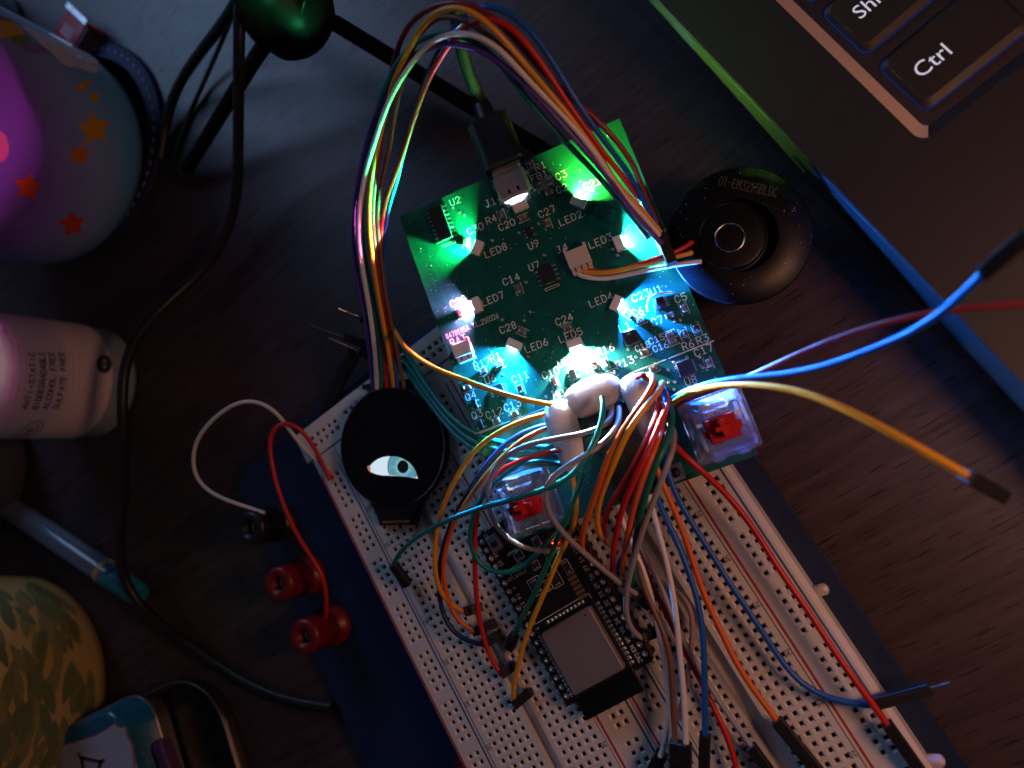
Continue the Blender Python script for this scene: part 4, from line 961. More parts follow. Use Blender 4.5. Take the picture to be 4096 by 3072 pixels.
# wires round the glue and over the breadboards
NB = dict(w=2.5)
wire('teal jumper wire crossing over the wire-covered switch to a loose connector', 'teal', [(2408, 1590, 23), (2424, 1640, 26), (2403, 1708, 29), (2368, 1794, 31), (2320, 1885, 32), (2256, 1934, 33), (2187, 1953, 33), (2117, 1980, 32), (2048, 1999, 30), (1936, 2027, 25), (1834, 2064, 20), (1728, 2110, 16), (1649, 2161, 13), (1593, 2217, 9), (1574, 2258, 6)],
     conns=[((1572, 2256, 6), (1632, 2340, 2.4), {})])
wire('dark teal jumper wire running down to the breadboard left of the microcontroller', 'green', [(2332, 1890, 24), (2316, 1953, 25), (2279, 2036, 23), (2252, 2115, 20), (2228, 2155, 18), (2200, 2230, 16), (2168, 2304, 14), (2140, 2374, 11), (2076, 2490, 7), (2056, 2540, 4)],
     conns=[((2056, 2540, 4.2), (2040, 2592, 1.4), {})])
wire('long grey jumper wire looping right of the covered switch down over the microcontroller', 'grey', [(2475, 1628, 17), (2481, 1690, 24), (2461, 1723, 27), (2436, 1766, 29), (2388, 1807, 31), (2327, 1832, 32), (2272, 1855, 33), (2216, 1890, 33), (2180, 1925, 33), (2168, 1970, 33), (2173, 2010, 32), (2196, 2060, 29), (2233, 2115, 26), (2270, 2152, 23), (2326, 2203, 20), (2381, 2254, 17), (2441, 2300, 14), (2501, 2350, 11), (2545, 2376, 8)],
     conns=[((2545, 2376, 8), (2600, 2420, 2.2), {})])
wire('grey jumper wire looping left of the covered switch', 'grey', [(2446, 1624, 16), (2452, 1670, 22), (2440, 1700, 25), (2400, 1722, 27), (2352, 1733, 28), (2277, 1748, 29), (2200, 1756, 29), (2130, 1772, 28), (2048, 1800, 27), (1991, 1852, 26), (1957, 1896, 25), (1942, 1940, 24), (1943, 1990, 23), (1952, 2040, 22), (1968, 2085, 20), (1991, 2124, 18), (2020, 2155, 17), (2064, 2183, 15), (2110, 2205, 13), (2162, 2213, 11), (2212, 2207, 8), (2240, 2200, 6)])
wire('yellow jumper wire running from behind the display to the left glue blob', 'yellow', [(1570, 1310, 6), (1586, 1333, 12), (1607, 1374, 18), (1672, 1435, 23), (1742, 1476, 25), (1834, 1512, 26), (1945, 1553, 26), (2015, 1577, 25), (2109, 1604, 24), (2168, 1616, 22), (2215, 1618, 20)])
wire('yellow jumper wire curving left from the glue to the black plug nearest the top', 'yellow', [(2215, 1650, 19), (2190, 1655, 20), (2133, 1664, 22), (2062, 1690, 24), (1992, 1731, 24), (1950, 1752, 24), (1894, 1805, 23), (1843, 1879, 21), (1792, 1976, 18), (1755, 2082, 15), (1739, 2184, 13), (1740, 2304, 11), (1760, 2380, 9), (1795, 2420, 7), (1835, 2440, 6), (1862, 2450, 4)],
     conns=[((1858, 2448, 4.5), (1930, 2425, 1.4), {})])
wire('orange jumper wire curving left from the glue to the middle black plug', 'orange', [(2225, 1700, 17), (2201, 1707, 19), (2141, 1726, 21), (2076, 1765, 22), (2020, 1812, 22), (1973, 1869, 22), (1904, 1953, 20), (1848, 2031, 18), (1811, 2105, 15), (1783, 2184, 12), (1768, 2304, 9), (1783, 2373, 8), (1802, 2443, 7), (1834, 2498, 6), (1871, 2526, 5), (1908, 2526, 4)],
     conns=[((1900, 2526, 4), (1985, 2490, 1.4), {})])
wire('navy jumper wire beside the orange one, ending at the lowest black plug', 'navy', [(2230, 1690, 15), (2100, 1722, 17), (2000, 1790, 18), (1930, 1880, 18), (1860, 1990, 16), (1790, 2130, 12), (1757, 2260, 9), (1754, 2380, 7), (1783, 2498, 6), (1825, 2548, 5), (1880, 2577, 4), (1930, 2577, 3)],
     conns=[((1928, 2577, 3.4), (2000, 2540, 1.3), {})])
wire('red jumper wire dropping left of the switch to a plug beside the row of holes', 'red', [(2262, 1794, 20), (2200, 1804, 21), (2147, 1824, 22), (2071, 1839, 22), (2014, 1867, 22), (1976, 1900, 22), (1944, 1940, 21), (1919, 1990, 19), (1904, 2070, 17), (1898, 2160, 14), (1897, 2230, 12), (1901, 2304, 10), (1908, 2420, 8), (1927, 2526, 6), (1955, 2619, 5), (1987, 2688, 4), (2010, 2702, 3.5)],
     conns=[((2003, 2700, 3.6), (2066, 2655, 1.3), {})])
wire('yellow jumper wire running diagonally across the microcontroller to a plug at bottom', 'yellow', [(2290, 1905, 14), (2293, 1950, 16), (2312, 2000, 18), (2316, 2045, 18), (2305, 2090, 17), (2275, 2150, 16), (2240, 2210, 15), (2205, 2304, 13), (2160, 2410, 11), (2110, 2530, 8), (2080, 2630, 6), (2056, 2740, 4), (2048, 2800, 3), (2052, 2815, 2.4), (2066, 2808, 2.2)],
     conns=[((2056, 2822, 2.6), (2124, 2765, 1.3), {})])
wire('teal jumper wire looping low over the left pins of the microcontroller', 'teal', [(2258, 1768, 18), (2200, 1785, 20), (2128, 1818, 22), (2052, 1873, 22), (1995, 1911, 22), (1945, 1962, 21), (1905, 2022, 19), (1882, 2090, 17), (1877, 2140, 15), (1883, 2210, 13), (1902, 2254, 12), (1934, 2286, 11), (1988, 2304, 10), (2043, 2294, 10), (2097, 2267, 10), (2140, 2232, 10), (2173, 2188, 10), (2215, 2140, 9), (2240, 2110, 7)])
for i, (dy, z0, lab) in enumerate(((0, 6, 'upper teal wire of the bundle passing right of the display'), (34, 5, 'middle teal wire of the bundle passing right of the display'), (64, 3.6, 'lowest teal wire of the bundle passing right of the display'))):
    wire(lab, 'teal', [(1612 - dy * .1, 1392 + dy, z0), (1650, 1450 + dy, z0), (1700, 1530 + dy * .9, z0 + 1), (1762, 1618 + dy * .8, z0 + 3), (1830, 1690 + dy * .9, z0 + 6), (1900, 1735 + dy, z0 + 9), (1990, 1770 + dy, z0 + 11), (2090, 1785 + dy, z0 + 12), (2200, 1790 + dy, z0 + 13), (2262, 1795 + dy, z0 + 13)], .8)
wire('orange-red jumper wire from the right glue blob down to the left row of plugs', 'orange', [(2566, 1530, 12), (2590, 1490, 19), (2612, 1485, 22), (2633, 1505, 25), (2623, 1546, 27), (2581, 1595, 29), (2534, 1654, 31), (2494, 1717, 32), (2453, 1790, 32), (2418, 1862, 31), (2391, 1953, 28), (2363, 2027, 25), (2340, 2092, 22), (2326, 2152, 18), (2326, 2203, 13), (2335, 2220, 9), (2358, 2222, 6)], .74)
wire('pinkish red jumper wire bent over the top of the right glue blob', 'red', [(2548, 1510, 17), (2556, 1484, 20), (2576, 1486, 21), (2592, 1508, 20), (2606, 1530, 18), (2630, 1560, 14)], .74)
wire('yellow jumper wire beside the orange-red one, hooked at its lower end', 'yellow', [(2640, 1560, 13), (2646, 1520, 20), (2658, 1530, 25), (2647, 1557, 27), (2605, 1602, 30), (2562, 1644, 32), (2529, 1689, 33), (2490, 1765, 33), (2455, 1860, 31), (2418, 1936, 28), (2400, 1990, 25), (2385, 2055, 22), (2384, 2105, 19), (2398, 2150, 15), (2424, 2180, 11), (2460, 2188, 7)], .72)
wire('red jumper wire crossing diagonally under the yellow one', 'red', [(2632, 1580, 12), (2638, 1629, 19), (2622, 1689, 24), (2585, 1758, 27), (2553, 1832, 27), (2516, 1906, 26), (2465, 1973, 23), (2432, 2036, 20), (2412, 2092, 16), (2414, 2133, 12), (2420, 2150, 7)], .74)
wire('red jumper wire falling straight to the right pins of the microcontroller', 'red', [(2660, 1570, 11), (2677, 1604, 18), (2664, 1640, 22), (2636, 1700, 25), (2600, 1790, 28), (2565, 1860, 28), (2530, 1935, 27), (2496, 2005, 24), (2474, 2092, 20), (2458, 2175, 15), (2448, 2258, 10), (2450, 2312, 6)], .74)
wire('orange jumper wire between the red and the dark green ones', 'orange', [(2655, 1600, 10), (2660, 1660, 16), (2650, 1720, 20), (2632, 1775, 24), (2602, 1838, 26), (2562, 1930, 25), (2539, 2013, 22), (2520, 2092, 18), (2502, 2184, 14), (2488, 2272, 8), (2492, 2300, 5)], .72)
wire('dark green jumper wire running down beside the orange one', 'green', [(2672, 1600, 10), (2690, 1650, 16), (2684, 1730, 21), (2654, 1795, 25), (2618, 1862, 26), (2592, 1945, 24), (2571, 2018, 21), (2553, 2092, 18), (2540, 2184, 14), (2534, 2295, 9), (2532, 2350, 5)], .8)
wire('thin blue jumper wire hidden beside the dark green one', 'blue', [(2652, 1550, 14), (2668, 1570, 19), (2662, 1620, 20), (2645, 1720, 20), (2622, 1800, 22), (2590, 1890, 22), (2558, 1990, 19), (2530, 2090, 16), (2508, 2180, 12), (2482, 2240, 8), (2462, 2292, 5)], .6)
wire('dark purple jumper wire curving back to the pins beside the shielded module', 'grey', [(2672, 1690, 9), (2690, 1706, 14), (2710, 1744, 18), (2702, 1795, 20), (2674, 1851, 21), (2650, 1906, 21), (2627, 1976, 21), (2594, 2050, 20), (2571, 2115, 19), (2548, 2184, 17), (2527, 2270, 15), (2510, 2330, 13), (2500, 2390, 11), (2499, 2440, 10), (2507, 2494, 8), (2525, 2533, 7), (2545, 2548, 6), (2570, 2551, 5)], .72, conns=[((2566, 2551, 5), (2640, 2520, 1.6), {})])
wire('long red jumper wire running down the right edge of the breadboard', 'red', [(2640, 1700, 10), (2668, 1758, 14), (2724, 1809, 16), (2789, 1869, 14), (2854, 1925, 11), (2909, 1980, 9), (2969, 2050, 8), (3025, 2129, 7), (3072, 2207, 6.5), (3132, 2304, 6), (3188, 2378, 6), (3248, 2466, 6), (3294, 2540, 6), (3350, 2623, 6), (3410, 2711, 6), (3466, 2785, 6), (3512, 2846, 5.5), (3552, 2902, 5)], .76, conns=[((3546, 2893, 5), (3700, 3110, 2), {})])
wire('long blue jumper wire curving to a loose pin connector over the plate edge', 'blue', [(2660, 1800, 9), (2668, 1880, 10), (2673, 1906, 10), (2696, 1967, 9), (2733, 2036, 8), (2775, 2105, 7.5), (2826, 2184, 7), (2872, 2249, 6.5), (2895, 2304, 6), (2955, 2383, 5.5), (3011, 2471, 5), (3072, 2557, 4.5), (3118, 2637, 4), (3165, 2700, 3.8), (3220, 2753, 3.6), (3285, 2788, 3.4), (3359, 2810, 3.2), (3433, 2820, 3), (3492, 2820, 3)], .76, conns=[((3482, 2817, 3.1), (3722, 2752, 3.0), dict(w=2.7, pin=4.2))])
wire('blue jumper wire ending in the upright black connector at the bottom edge', 'blue', [(2620, 1950, 8), (2631, 2013, 9), (2664, 2073, 9), (2696, 2138, 9), (2724, 2198, 9), (2756, 2290, 9), (2784, 2378, 9), (2805, 2466, 9), (2815, 2582, 9), (2819, 2721, 8.5), (2820, 2860, 8), (2820, 2950, 7.5)], .76, conns=[((2820, 2938, 7.5), (2816, 3120, 7), {})])
wire('orange jumper wire ending in the slanted black connector at the bottom edge', 'orange', [(2610, 1830, 10), (2627, 1879, 11), (2659, 1953, 10), (2691, 2022, 9), (2715, 2082, 8.5), (2747, 2166, 8), (2784, 2290, 7), (2826, 2406, 6.5), (2881, 2517, 6), (2941, 2647, 5.5), (3011, 2758, 5), (3072, 2832, 4.6), (3114, 2893, 4.3)], .76, conns=[((3104, 2880, 4.3), (3300, 3120, 3.6), dict(w=2.8))])
wire('pale jumper wire ending in the wide black connector at the bottom edge', 'white', [(2590, 1960, 8), (2613, 2045, 10), (2623, 2092, 10), (2645, 2160, 10), (2662, 2230, 10), (2678, 2304, 10), (2700, 2420, 10), (2711, 2535, 9.5), (2725, 2674, 9), (2738, 2813, 8.5), (2744, 2990, 8)], .74, conns=[((2722, 2968, 8), (2722, 3120, 7), dict(w=5.2))])
wire('brown jumper wire ending in the wide black connector at the bottom edge', 'brown', [(2540, 2200, 6), (2555, 2277, 8), (2585, 2386, 9), (2620, 2445, 9), (2647, 2508, 9), (2672, 2570, 9), (2684, 2640, 9), (2690, 2750, 8.6), (2695, 2860, 8.3), (2701, 2990, 8)], .72)
wire('pale jumper wire bent into the leftmost black connector at the bottom edge', 'white', [(2431, 1735, 9), (2446, 1860, 9), (2456, 1990, 8), (2482, 2065, 7), (2520, 2160, 7), (2563, 2250, 7), (2588, 2318, 6.5), (2611, 2402, 6), (2626, 2494, 5.5), (2645, 2575, 5), (2662, 2660, 5), (2672, 2760, 5), (2678, 2860, 5), (2672, 2950, 5.5), (2640, 3028, 6)], .7, conns=[((2648, 3012, 5), (2595, 3120, 3), dict(w=3.2))])
wire('lavender-grey jumper wire passing behind the pale ones to a connector at the bottom', 'grey', [(2400, 1800, 8), (2440, 1900, 7), (2462, 1985, 6), (2510, 2090, 5.5), (2560, 2190, 5), (2592, 2255, 5), (2626, 2304, 5), (2658, 2372, 5), (2680, 2440, 5), (2706, 2520, 5), (2735, 2573, 5), (2789, 2656, 4.8), (2835, 2744, 4.5), (2881, 2813, 4.2), (2951, 2915, 4), (3015, 2998, 3.6)], .72, conns=[((3000, 2982, 3.6), (3110, 3130, 2.4), {})])
wire('red jumper wire running low under the pale wires to the bottom edge', 'red', [(2560, 2230, 3), (2596, 2312, 3), (2625, 2380, 3), (2661, 2440, 3), (2692, 2510, 3), (2740, 2610, 3), (2790, 2700, 3), (2835, 2786, 3.2), (2863, 2850, 3.4), (2900, 2920, 3.6), (2928, 2989, 4), (2953, 3110, 4)], .74)
wire('thin mauve jumper wire slipping under the blue one', 'mauve', [(2640, 2330, 2), (2720, 2360, 3), (2772, 2420, 3.4), (2770, 2535, 3), (2756, 2674, 2.6), (2736, 2780, 2.2), (2714, 2880, 2)], .68)
wire('orange-yellow jumper wire arching right to a loose connector above the desk', 'yellow', [(2672, 1630, 9), (2690, 1603, 13), (2733, 1580, 16), (2798, 1556, 20), (2881, 1541, 25), (2974, 1537, 29), (3072, 1544, 33), (3165, 1556, 36), (3257, 1582, 39), (3396, 1642, 43), (3535, 1712, 46), (3674, 1791, 48), (3790, 1857, 49), (3872, 1904, 49)], .76, conns=[((3864, 1900, 49), (4010, 1985, 40), {})])
wire('bright blue jumper wire rising right to a connector at the frame edge', 'blue', [(2672, 1612, 8), (2700, 1583, 12), (2800, 1543, 17), (2900, 1519, 20), (3000, 1509, 23), (3072, 1503, 25), (3188, 1490, 29), (3350, 1448, 35), (3535, 1379, 42), (3674, 1314, 48), (3757, 1264, 52), (3859, 1168, 57), (3940, 1088, 61)], .78, conns=[((3930, 1096, 61), (4130, 925, 66), {})])
wire('brown-purple jumper wire rising right above the blue one', 'maroon', [(2668, 1650, 7), (2700, 1620, 11), (2800, 1575, 15), (2930, 1535, 19), (3000, 1503, 22), (3072, 1472, 25), (3211, 1407, 30), (3350, 1351, 34), (3489, 1305, 38), (3628, 1268, 41), (3766, 1243, 43), (3905, 1226, 44), (4070, 1217, 45), (4140, 1215, 45)], .68)
# leads of the binding posts, and loose pins behind the bundle
wire('thin white wire looping from the black binding post to the breadboard corner', 'white', [(1060, 2052, 4), (1014, 2036, 5), (926, 2008, 7), (833, 1967, 9), (787, 1920, 10), (769, 1860, 12), (778, 1777, 14), (810, 1721, 15), (880, 1652, 16), (949, 1608, 16), (1024, 1600, 15), (1080, 1624, 13), (1130, 1672, 10), (1163, 1730, 8), (1218, 1795, 5), (1311, 1882, .4)], .62, name='lead_wire')
wire('thin red wire looping from a red binding post to the breadboard corner', 'red', [(1302, 2492, -2), (1306, 2420, 3), (1304, 2341, 6), (1293, 2295, 7), (1246, 2230, 8), (1200, 2161, 9), (1140, 2036, 10), (1103, 1930, 11), (1080, 1814, 12), (1075, 1744, 13), (1093, 1695, 13), (1130, 1675, 12), (1172, 1682, 11), (1209, 1721, 9), (1246, 1767, 6), (1283, 1842, 3), (1322, 1920, .4)], .68, name='lead_wire')
zz8 = A_(1280, 1200, 1269 / 620)
for a_, b_, pn, lab in (((470, 195), (330, 140), 7, 'short black pin connector topmost behind the wire bundle'), ((440, 385), (195, 300), 11, 'long black pin connector in the middle behind the wire bundle'), ((420, 460), (310, 412), 10, 'black pin connector lowest behind the wire bundle')):
    A3, B3 = np.array(P(*zz8(*a_), 1.0)), np.array(P(*zz8(*b_), 5.0)); t = thing('pin_connector', lab, 'connector', A3, group='pin connectors behind the wire bundle'); housing(t, A3, B3, pin=pn)
# ------------------------------------------------------------------ USB cable in the board's socket
usbc = thing('usb_cable', 'black USB-C cable plugged into the top edge of the green board', 'cable', Q(2000, 560, 0), PBM)
uc = B(2050, 742, 1.6); ux, uy = uc[0], uc[1] + 3.85
def U(x, y, z): return PBO + PBM @ np.array([x, y, z])
def ubox(mb, c, size, ch): 
    b = MB().cbox(c, size, ch); b.xf(PBM, PBO); return mb.merge(b)
blk = pm('cable_black', (0.014, 0.013, 0.013), 0.42, var=0.2, bump=0.12, bscale=3500)
m = MB(); ubox(m, (ux, uy + 1.2, 1.65), (8.3, 2.6, 2.5), .8); m.build('plug_shell', steel, usbc)
m = MB()
a = rrect(ux, 1.7, 11.6, 6.2, 2.4, 6); b_ = rrect(ux, 1.7, 11.0, 5.8, 2.2, 6); n = len(a)
ys = [uy + 2.0, uy + 2.5, uy + 15.6, uy + 16.4]; rings = [rrect(ux, 1.7, 10.8, 5.4, 2.0, 6), a, a, rrect(ux, 1.7, 9.6, 4.6, 1.8, 6)]
vs = [U(p[0], y, p[1]) for rg, y in zip(rings, ys) for p in rg]
m.add(vs, [(k * n + i, (k + 1) * n + i, (k + 1) * n + (i + 1) % n, k * n + (i + 1) % n) for k in range(3) for i in range(n)] + [tuple(range(n)), tuple(3 * n + i for i in range(n))], False)
pl_ = m.build('plug_body', blk, usbc)
m = MB()
cx_, cy_ = ux - .4, uy + 9.2
ring = [(cx_ + 3.0 * math.cos(2 * math.pi * k / 40), cy_ + 3.0 * math.sin(2 * math.pi * k / 40)) for k in range(41)]
for rg in (ring[4:19], ring[24:39]): ribbon(m, rg, .22, lambda a, b: U(a, b, 4.83))
ribbon(m, [(cx_ - 1.2, cy_ + 1.6), (cx_ + 1.2, cy_ - 1.8)], .3, lambda a, b: U(a, b, 4.83))
m.build('moulded_logo', pm('moulded_black', (0.035, 0.032, 0.03), 0.3), pl_)
MB().lathe([(.01, 0), (.45, 0)], 12).xf(PBM, U(ux - .6, uy + 13.8, 4.82)).build('indicator', dark_m, pl_)
e0 = U(ux, uy + 15.8, 1.7); e1_ = U(ux, uy + 21.5, 1.7)
m = MB(); m.tube([e0, e0 + (e1_ - e0) * .5, e1_], [2.9, 2.6, 2.2], 20); m.build('strain_relief', blk, usbc)
m = MB(); m.tube(smooth_path([e1_ - (e1_ - e0) * .1, P(1858, 262, 26), P(1838, 190, 29), P(1826, 110, 33), P(1822, 40, 36), P(1815, -80, 40)], 2), 1.75, 14); m.build('cable', blk, usbc)
# ------------------------------------------------------------------ small tripod
hubp = P(1150, 40, 22.0)
tri = thing('tripod', 'small black tripod stand with splayed legs behind the green board', 'tripod', (hubp[0], hubp[1], DZ))
tm = pm('tripod_black', (0.004, 0.004, 0.005), 0.4, spec=0.12, var=0.25, vscale=300)
MB().lathe([(.01, 10), (6, 12), (11.5, 14), (13.2, 17), (13.4, 26), (12.2, 30), (9, 34), (7, 40), (7, 70), (.01, 70)], 40, (hubp[0], hubp[1], 0)).build('hub', tm, tri)
for (px, py), (hx, hy) in (((2290, 672), (1345, 95)), ((735, 700), (1020, 235))):
    a3 = P(hx, hy, 14.0); b3 = P(px, py, DZ + 3.0)
    m = MB(); m.tube([hubp + (a3 - hubp) * .35, a3, b3], [2.6, 2.5, 2.3], 16); lg = m.build('leg', tm, tri)
    d = unit(b3 - a3); m = MB(); m.tube([b3 - d * 4, b3 + d * 3, b3 + d * 4], [2.7, 2.7, 2.0], 16); m.build('rubber_tip', MATS['rubber'], lg)
m = MB(); m.tube([hubp, hubp + np.array([-30, 70, -22])], [2.5, 2.3], 16); m.build('leg', tm, tri)
m = MB(); m.tube(smooth_path([P(1205, 48, 30), P(1212, 30, 31), P(1216, 5, 31.5)], 1), .35, 8); m.build('hub_glint', pm('glint_green', (0.05, 0.12, 0.06), 0.1, metal=0.8), tri)  # thin green strip standing in for a glint of light on the hub
# ------------------------------------------------------------------ black cables on the desk
def cable(label, pts, r, mat=blk, name='power_cable'):
    o = MB().tube(smooth_path([P(*p) for p in pts], 3), r, 14).build(name, mat); return tag(o, label, 'cable')
cable('thick black cable running down the left side past the bottle', [(958, -60, 34), (957, 120, 30), (955, 300, 22), (953, 480, 12), (952, 700, 2), (945, 850, -4), (918, 935, -6), (880, 1010, -7), (800, 1100, -5), (700, 1180, 0), (600, 1265, 7), (530, 1352, 13), (492, 1450, 17), (482, 1560, 18), (490, 1700, 16), (500, 1850, 11), (495, 2000, 6), (476, 2150, 2), (466, 2250, 0), (480, 2335, -3), (530, 2412, -6), (620, 2482, -8.5), (720, 2552, -10), (850, 2645, -11), (1000, 2740, -11), (1150, 2802, -11), (1330, 2828, -11)], 1.75)
cable('black cable curving from the tripod toward the printed mug', [(985, -60, 26), (940, 20, 20), (880, 110, 10), (780, 235, 0), (705, 350, -6), (672, 430, -9), (655, 530, -10.8), (640, 640, -11)], 1.9)
cable('thin dark cable between the mug cable and the tripod leg', [(930, 60, 2), (890, 160, -6), (820, 320, -11), (750, 470, -12), (700, 620, -12)], .9)
cable('thick black cable emerging beside the breadboard plate behind the bundle', [(1420, 1412, -4), (1390, 1452, -7), (1340, 1540, -9), (1310, 1620, -10.6), (1300, 1700, -10.8)], 2.3)
# ------------------------------------------------------------------ things with prints wrapped round them
def prof_r(prof, z):
    zs = [p[1] for p in prof]; rs = [p[0] for p in prof]; return float(np.interp(z, zs, rs))
def hit(px, py, c, prof):
    d = RC.T @ np.array([(px - 2048) / FPX, (py - 1536) / FPX, 1.0]); t = 60.0
    while t < 900:
        q = CAM + d * t
        if prof[0][1] <= q[2] <= prof[-1][1] and math.hypot(q[0] - c[0], q[1] - c[1]) <= prof_r(prof, q[2]): return math.atan2(q[1] - c[1], q[0] - c[0]), q[2]
        t += .25
    return None
def on(c, prof, phi, z, off=.12): r = prof_r(prof, z) + off; return (c[0] + r * math.cos(phi), c[1] + r * math.sin(phi), z)
def decal(name, poly, c, prof, mat, parent, off=.12, rings=5):
    """flat print: an outline laid on a turned surface, filled in rings so that it follows the curve"""
    pts = [hit(*p, c, prof) for p in poly]; pts = [np.array(p) for p in pts if p is not None]
    if len(pts) < 3: return
    cen = np.mean(pts, 0); n = len(pts); m = MB(); vs = [on(c, prof, *cen, off)]
    for k in range(1, rings + 1):
        for p in pts: q = cen + (p - cen) * k / rings; vs.append(on(c, prof, q[0], q[1], off))
    fs = [(0, 1 + i, 1 + (i + 1) % n) for i in range(n)]
    for k in range(rings - 1): fs += [(1 + k * n + i, 1 + (k + 1) * n + i, 1 + (k + 1) * n + (i + 1) % n, 1 + k * n + (i + 1) % n) for i in range(n)]
    m.add(vs, fs, True); return m.build(name, mat, parent)
# mug
mc = (-56.5, 223.0)
mprof = [(26, DZ + .3), (31, DZ + 1.0), (37, DZ + 5), (41, DZ + 11), (43.2, DZ + 19), (43.8, DZ + 30), (44, 70), (44, 78)]
mug = thing('mug', 'pale blue and purple printed mug with stars, a rainbow and a cloud', 'mug', (*mc, DZ))
mm = bpy.data.materials.new('mug_glaze'); mm.use_nodes = True; nt = mm.node_tree; bs = nt.nodes['Principled BSDF']
tcn = nt.nodes.new('ShaderNodeTexCoord'); sp = nt.nodes.new('ShaderNodeSeparateXYZ'); nt.links.new(tcn.outputs['Object'], sp.inputs[0])
mp = nt.nodes.new('ShaderNodeMath'); mp.operation = 'MULTIPLY_ADD'; mp.inputs[1].default_value = -.75; nt.links.new(sp.outputs[1], mp.inputs[0]); nt.links.new(sp.outputs[2], mp.inputs[2])
mr = nt.nodes.new('ShaderNodeMapRange'); mr.inputs['From Min'].default_value = .030; mr.inputs['From Max'].default_value = .075; nt.links.new(mp.outputs[0], mr.inputs['Value'])
rp = nt.nodes.new('ShaderNodeValToRGB'); e = rp.color_ramp.elements; e[0].color = (0.12, 0.44, 0.84, 1); e[1].color = (0.20, 0.11, 0.56, 1); q = e.new(.5); q.color = (0.24, 0.34, 0.66, 1)
nt.links.new(mr.outputs['Result'], rp.inputs['Fac']); nt.links.new(rp.outputs['Color'], bs.inputs['Base Color']); bs.inputs['Roughness'].default_value = .16
MB().lathe([(.01, DZ + .3)] + mprof + [(42.5, 80), (41, 78), (40.5, 20), (36, DZ + 6), (.01, DZ + 4)], 96, (*mc, 0)).build('body', mm, mug)
hm = MB(); ha = math.radians(150); hd = np.array([math.cos(ha), math.sin(ha), 0]); c3 = np.array([*mc, 0])
hm.tube(smooth_path([c3 + hd * 43 + [0, 0, 58], c3 + hd * 62 + [0, 0, 60], c3 + hd * 70 + [0, 0, 38], c3 + hd * 62 + [0, 0, 12], c3 + hd * 42 + [0, 0, 8]], 3), 5.5, 16); hm.build('handle', mm, mug)
sp_ = lambda n_, c_: pm('print_' + n_, c_, .3, var=.05)
k0 = 2.16
def star(cx, cy, r, rot=0, r2=.52): return [(cx + (r if i % 2 == 0 else r * r2) * math.sin(math.radians(rot + 36 * i)), cy - (r if i % 2 == 0 else r * r2) * math.cos(math.radians(rot + 36 * i))) for i in range(10)]
gold = sp_('gold', (0.62, 0.30, 0.02)); org = sp_('orange', (0.62, 0.17, 0.01)); redo = sp_('red_orange', (0.60, 0.07, 0.01))
for (x, y, r, rot, mt) in ((375, 515, 72, -8, gold), (318, 620, 48, 15, org), (112, 748, 62, 10, redo), (288, 895, 58, -10, redo), (323, 348, 26, 5, gold), (352, 330, 19, 30, gold), (376, 390, 26, 20, gold)):
    decal('star_print', star(x, y, r, rot), mc, mprof, mt, mug, .1, 4)
decal('cloud_print', [(78, 95), (130, 118), (210, 155), (300, 195), (352, 216), (385, 240), (395, 250), (385, 258), (376, 252), (392, 280), (388, 292), (372, 294), (345, 286), (305, 268), (280, 270), (252, 262), (225, 238), (205, 212), (170, 185), (120, 140)], mc, mprof, sp_('cloud', (0.62, 0.68, 0.76)), mug, .16, 6)
for nm, col, pts in (('rainbow_maroon', (0.28, 0.07, 0.10), [(-10, 62), (25, 72), (60, 88), (40, 86), (10, 84), (-10, 84)]), ('rainbow_yellow', (0.62, 0.34, 0.02), [(-10, 84), (40, 86), (65, 98), (90, 125), (100, 142), (60, 142), (20, 150), (-10, 160)]),
                     ('rainbow_green', (0.16, 0.24, 0.03), [(35, 148), (60, 142), (105, 142), (130, 168), (110, 174), (70, 180), (50, 165)]), ('rainbow_violet', (0.22, 0.17, 0.42), [(72, 182), (110, 175), (135, 172), (165, 188), (205, 212), (170, 214), (135, 214), (112, 217), (95, 205)])):
    decal('rainbow_band', pts, mc, mprof, sp_(nm, col), mug, .12, 4)
decal('pink_print', [(-20, 520), (5, 525), (25, 548), (35, 585), (32, 615), (18, 640), (-20, 655)], mc, mprof, sp_('pink', (0.72, 0.16, 0.40)), mug, .12, 4)
# coaster
co = thing('coaster', 'round dark blue stitched coaster under the printed mug', 'coaster', (-54, 232, DZ))
MB().lathe([(.01, DZ), (45, DZ), (46, DZ + 1.2), (45, DZ + 2.3), (39, DZ + 2.4), (.01, DZ + .28)][:5], 72, (-54, 232, 0)).build('pad', pm('denim_blue', (0.006, 0.016, 0.06), .75, var=.35, vscale=1400, bump=.4, bscale=2600), co)
cst = MB().cbox((0, 0, 0), (1.9, .8, .5), .15)
st0 = None
for k in range(60):
    a = 2 * math.pi * k / 60; o = cst.build('stitch', pm('thread', (0.22, 0.22, 0.25), .8), co, world=False) if st0 is None else link('stitch', st0.data, co)
    st0 = st0 or o; put(o, 42.5 * math.cos(a), 42.5 * math.sin(a), 2.55, a + math.pi / 2)
